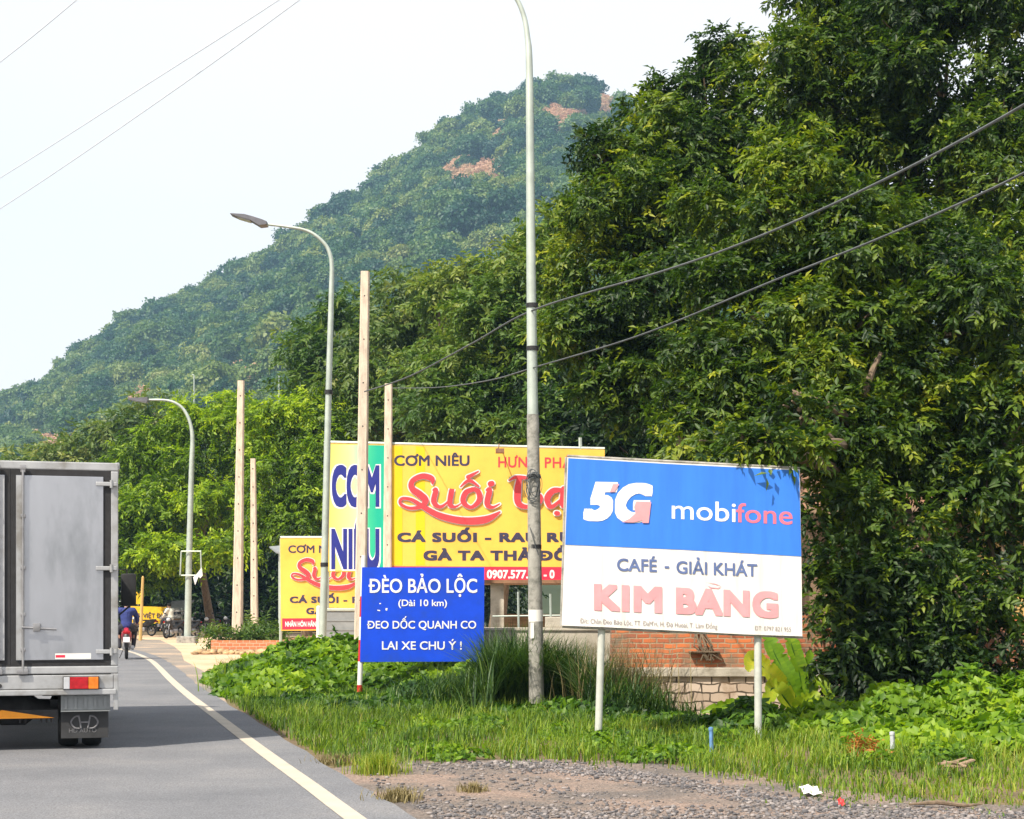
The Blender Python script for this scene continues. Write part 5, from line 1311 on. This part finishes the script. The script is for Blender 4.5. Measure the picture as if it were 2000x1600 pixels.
gl = Vector(G(332, 1246)); off = Matrix.Rotation(R(-78), 4, 'Z') @ Vector((0, .05, 0))
person('person in a white shirt sitting on a parked motorbike by the yellow shop sign', (gl.x+off.x, gl.y+off.y, .02), R(60), SJ, 'shirt', 'trousers')

# shop front beyond the motorbikes
D = 84.0
ss = empty('shop_sign', (P(300, 0, D).x, D, 0), 'long yellow shop banner with dark lettering beyond the motorbikes', 'sign')
pslab(ss, [(255, 1184), (337, 1186), (337, 1218), (255, 1218)], D, .08, M['shop_yellow'])
pslab(ss, [(264, 1146), (276, 1146), (276, 1180), (264, 1180)], D, .08, M['shop_yellow'], 'upright_panel')
ptext(ss, 'ẠT VIỆT ĐỨC', 262, 330, 1207, 9, D, M['dark_letter'], .02, eps=.02)
pbar(ss, [((258, 1184), (258, 1242)), ((334, 1186), (334, 1242)), ((270, 1146), (270, 1186))], D+.15, .05, M['galv'])
D = 71.0
mb = MB(); mb.tube([P(274, 1251, D), P(279, 1128, D)], [.085, .06], 8)
mb.tube([P(279, 1128.05, D), P(279.1, 1125, D)], [.06, .02], 8)
tag(mb.build('flag_pole', M['house_yellow'], smooth=True), 'plain yellowish post in front of the yellow shop banner', 'post')
D = 80.0
st2 = empty('market_stall', (P(345, 0, D).x, D, 0), 'small dark stall with two layered awnings behind the far lamp post', 'stall')
for y0, xa_, xb_, o in ((1183, 328, 372, 0), (1196, 326, 366, -.6)):
    mb = MB(); a, b = P(xa_, y0, D), P(xb_, y0-6, D)
    mb.add([(a.x, D-1.2+o, a.z-.35), (b.x, D-1.2+o, a.z-.3), (b.x, D+1, a.z+.25), (a.x, D+1, a.z+.2), (a.x, D-1.2+o, a.z-.30), (b.x, D-1.2+o, a.z-.25), (b.x, D+1, a.z+.3), (a.x, D+1, a.z+.25)], [(0, 1, 2, 3), (4, 7, 6, 5), (0, 4, 5, 1), (1, 5, 6, 2), (2, 6, 7, 3), (3, 7, 4, 0)])
    mb.build('awning', M['awning'], st2)
for xx in (330, 362):
    mb = MB(); c = P(xx, 0, D); mb.tube([(c.x, D-.9, 0), (c.x, D-.9, 1.5)], .04, 6); mb.build('leg', M['galv'], st2)
mb = MB(); mb.box((P(331, 0, D).x, D-.6, .5), (P(362, 0, D).x, D+.6, .95), bev=.03); mb.build('counter', M['wood'], st2)
# small sheet roof end left of the smaller yellow board
mb = MB(); D = 60.0
mb.add([P(526, 1070, D), P(549, 1068, D), P(549, 1082, D-.8), P(540, 1081, D-.8)]+[P(526, 1070, D)+Vector((0, 0, .05)), P(549, 1068, D)+Vector((0, 0, .05)), P(549, 1082, D-.8)+Vector((0, 0, .05)), P(540, 1081, D-.8)+Vector((0, 0, .05))], [(0, 1, 2, 3), (4, 7, 6, 5), (0, 4, 5, 1), (1, 5, 6, 2), (2, 6, 7, 3), (3, 7, 4, 0)])
sr = empty('sheet_canopy', (P(545, 0, D).x, D, 0), 'pale corrugated sheet canopy poking out left of the smaller yellow board', 'canopy')
mb.build('sheet', M['steel_grey'], sr)
pbar(sr, [((546, 1070), (546, 1263))], D+.02, .05, M['galv'], 'post')

# ------------------------------------------------------------------ banana, markers, litter
D = 20.0
bn = empty('banana_plant', (P(1565, 0, D).x, D, 0), 'yellow green banana plant at the right post of the white and blue board', 'plant')
def banana_leaf(pts, wpx, d0, tint, seed):
    rg = np.random.default_rng(seed)
    S = smooth_path([tuple(P(x, y, d0+dd)) for x, y, dd in pts], 18)
    n = len(S); T = np.gradient(S, axis=0); T = unit(T)
    view = np.array([.25, -1, .35]); sd = unit(np.cross(T, view)); nn = np.cross(sd, T)
    t = np.linspace(0, 1, n)
    wv = wpx*.95*d0/FPX*.5*np.clip(np.sin(np.pi*np.clip(t*.93+.05, 0, 1))**.55, .05, 1)
    rows = []
    for e in (-1, -.5, 0, .5, 1):
        cut = (rg.uniform(size=n) < .16) & (abs(e) == 1) & (t > .12)
        j = 1+.04*rg.normal(size=n)*(abs(e) == 1)-.5*cut*rg.uniform(.3, 1, n)
        rows.append(S+sd*(wv*e*j)[:, None]+nn*(abs(e)*wv*.35+.010*np.sin(t*17+e*1.5))[:, None])
    V = np.stack(rows, 1).reshape(-1, 3)
    F = np.array([(i*5+k, i*5+k+1, i*5+k+6, i*5+k+5) for i in range(n-1) for k in range(4)])
    fast_mesh('leaf', V, F, M['banana'], bn, np.clip(tint+rg.normal(0, .05, len(F)), 0, 1))
    mb = MB(); mb.tube(S-nn*.008, list(np.linspace(.018, .004, n)), 6); return mb
mid = MB()
for i, (pts_, wpx, ti) in enumerate([([(1568, 1400, 0), (1545, 1340, -.1), (1515, 1280, -.1), (1492, 1232, 0)], 44, .25), ([(1570, 1395, .1), (1562, 1320, .1), (1548, 1265, .1), (1535, 1225, .2)], 36, .35), ([(1565, 1400, -.1), (1532, 1350, -.3), (1500, 1312, -.5), (1468, 1288, -.6), (1462, 1312, -.7)], 40, .85),
                                 ([(1520, 1400, -.3), (1470, 1378, -.5), (1420, 1378, -.6), (1370, 1392, -.6)], 26, .4), ([(1572, 1400, .1), (1590, 1335, .2), (1612, 1345, .1), (1632, 1398, 0)], 30, .5), ([(1560, 1405, -.2), (1530, 1360, -.4), (1508, 1345, -.5), (1492, 1390, -.6)], 38, .7), ([(1570, 1400, .1), (1575, 1340, .2), (1582, 1270, .3)], 34, .3), ([(1555, 1410, -.3), (1560, 1380, -.5), (1590, 1365, -.7), (1625, 1395, -.9)], 34, .6)]):
    b_ = banana_leaf(pts_, wpx, D, ti, 100+i); mid.v, mid.f = mid.v, mid.f; mid.add(b_.v, b_.f)
mid.build('midrib', M['banana'], bn, fix=False)
mb = MB(); mb.tube([(bn.location.x, D, 0), P(1568, 1395, D)], [.09, .06], 10); mb.build('stem', M['banana'], bn, smooth=True)
for px, yb, yt, r, m_, lab in ((1390, 1477, 1421, .021, 'blue_pipe', 'short blue pipe marker in the grass between the board posts'), (1744, 1481, 1430, .024, 'pale_pipe', 'short pale pipe marker in the grass at the right')):
    g = G(px, yb); h = P(px, yt, g.y).z
    mb = MB(); mb.tube([(g.x, g.y, -.02), (g.x-.006, g.y, h-.03), (g.x-.008, g.y, h-.028), (g.x-.009, g.y, h)], [r, r, r*1.15, r*1.15], 12)
    mb.lathe([(r*.7, 0), (r*.7, .004)], Matrix.Translation((g.x-.009, g.y, h+.001)), 10)
    tag(mb.build('marker_post', M[m_], smooth=True), lab, 'marker post', 'short pipe markers in the grass')
g = G(1690, 1492)
rt = empty('dry_shrub', tuple(g), 'small rust orange dry shrub in the grass left of the pale marker', 'shrub')
M['rust'] = leaf_mat('rust_leaves', [(.25, .10, .02), (.45, .17, .03), (.40, .26, .05)], .3, tmul=(1, 1, 1))
V, F, T = sprays((g.x, g.y, .10), np.array([.12, .12, .10]), 90, 6, .06, .02, rng, .5, .1, .1)
fast_mesh('foliage', V, F, M['rust'], rt, T)
mb = MB()
for k in range(5): mb.tube([(g.x, g.y, 0), (g.x+rng.normal()*.06, g.y+rng.normal()*.06, .16)], [.006, .002], 5)
mb.build('stem', M['bark'], rt)
g = G(1868, 1512)
rt = empty('wood_scraps', tuple(g), 'splintered pale wood scraps lying in the grass at right', 'debris')
for k in range(6):
    a = rng.uniform(-.6, .6); L_ = rng.uniform(.10, .22)
    mb = MB(); mb.box((-L_/2, -.03, 0), (L_/2, .03, .014), Matrix.Translation((g.x+rng.normal()*.06, g.y+rng.normal()*.08, .05+.016*k)) @ Matrix.Rotation(a, 4, 'Z') @ Matrix.Rotation(rng.normal()*.15, 4, 'Y'))
    mb.build('splint', M['bark_light'], rt)
def litter(px, py, sx, sy, m_, lab):
    g = G(px, py); mb = MB()
    n = 5
    vs_ = [(g.x+(i/(n-1)-.5)*sx, g.y+(j/(n-1)-.5)*sy, .035+.012*math.sin(i*2.1+j)+.01*j) for j in range(n) for i in range(n)]
    vs_ += [(x, y, z-.003) for x, y, z in vs_]
    fs_ = [(j*n+i, j*n+i+1, (j+1)*n+i+1, (j+1)*n+i) for j in range(n-1) for i in range(n-1)]
    mb.add(vs_, fs_+[tuple(k+n*n for k in reversed(f)) for f in fs_])
    tag(mb.build('litter', M[m_], fix=False), lab, 'litter')
litter(1583, 1556, .15, .22, 'white_paint', 'crumpled white packaging on the edge of the gravel')
litter(1643, 1580, .05, .06, 'post_red', 'tiny red scrap on the dirt below the white packaging')
g = G(1830, 1580); mb = MB()
mb.tube([(g.x-.2, g.y+.03, .03), (g.x, g.y, .05), (g.x+.2, g.y-.04, .03), (g.x+.33, g.y-.03, .04)], [.008, .018, .015, .005], 7)
tag(mb.build('fallen_branch', M['bark'], smooth=True), 'dark fallen branch on the dirt at the lower right', 'branch')
bpy.data.objects.remove(_to)

# ------------------------------------------------------------------ haze over the far slope
def haze(density):
    mb = MB(); mb.box((-1500, -60, -1.5), (1500, 1600, 420))
    m = bpy.data.materials.new('haze'); m.use_nodes = True
    t = m.node_tree; t.nodes.clear()
    o = t.nodes.new('ShaderNodeOutputMaterial'); v = t.nodes.new('ShaderNodeVolumePrincipled')
    v.inputs['Density'].default_value = density; v.inputs['Color'].default_value = (.42, .70, 1.0, 1); v.inputs['Anisotropy'].default_value = 0.0
    t.links.new(v.outputs[0], o.inputs['Volume'])
    return tag(mb.build('haze', m), 'thin bluish haze between the road and the mountain', 'haze', kind='stuff')
haze(.00026)
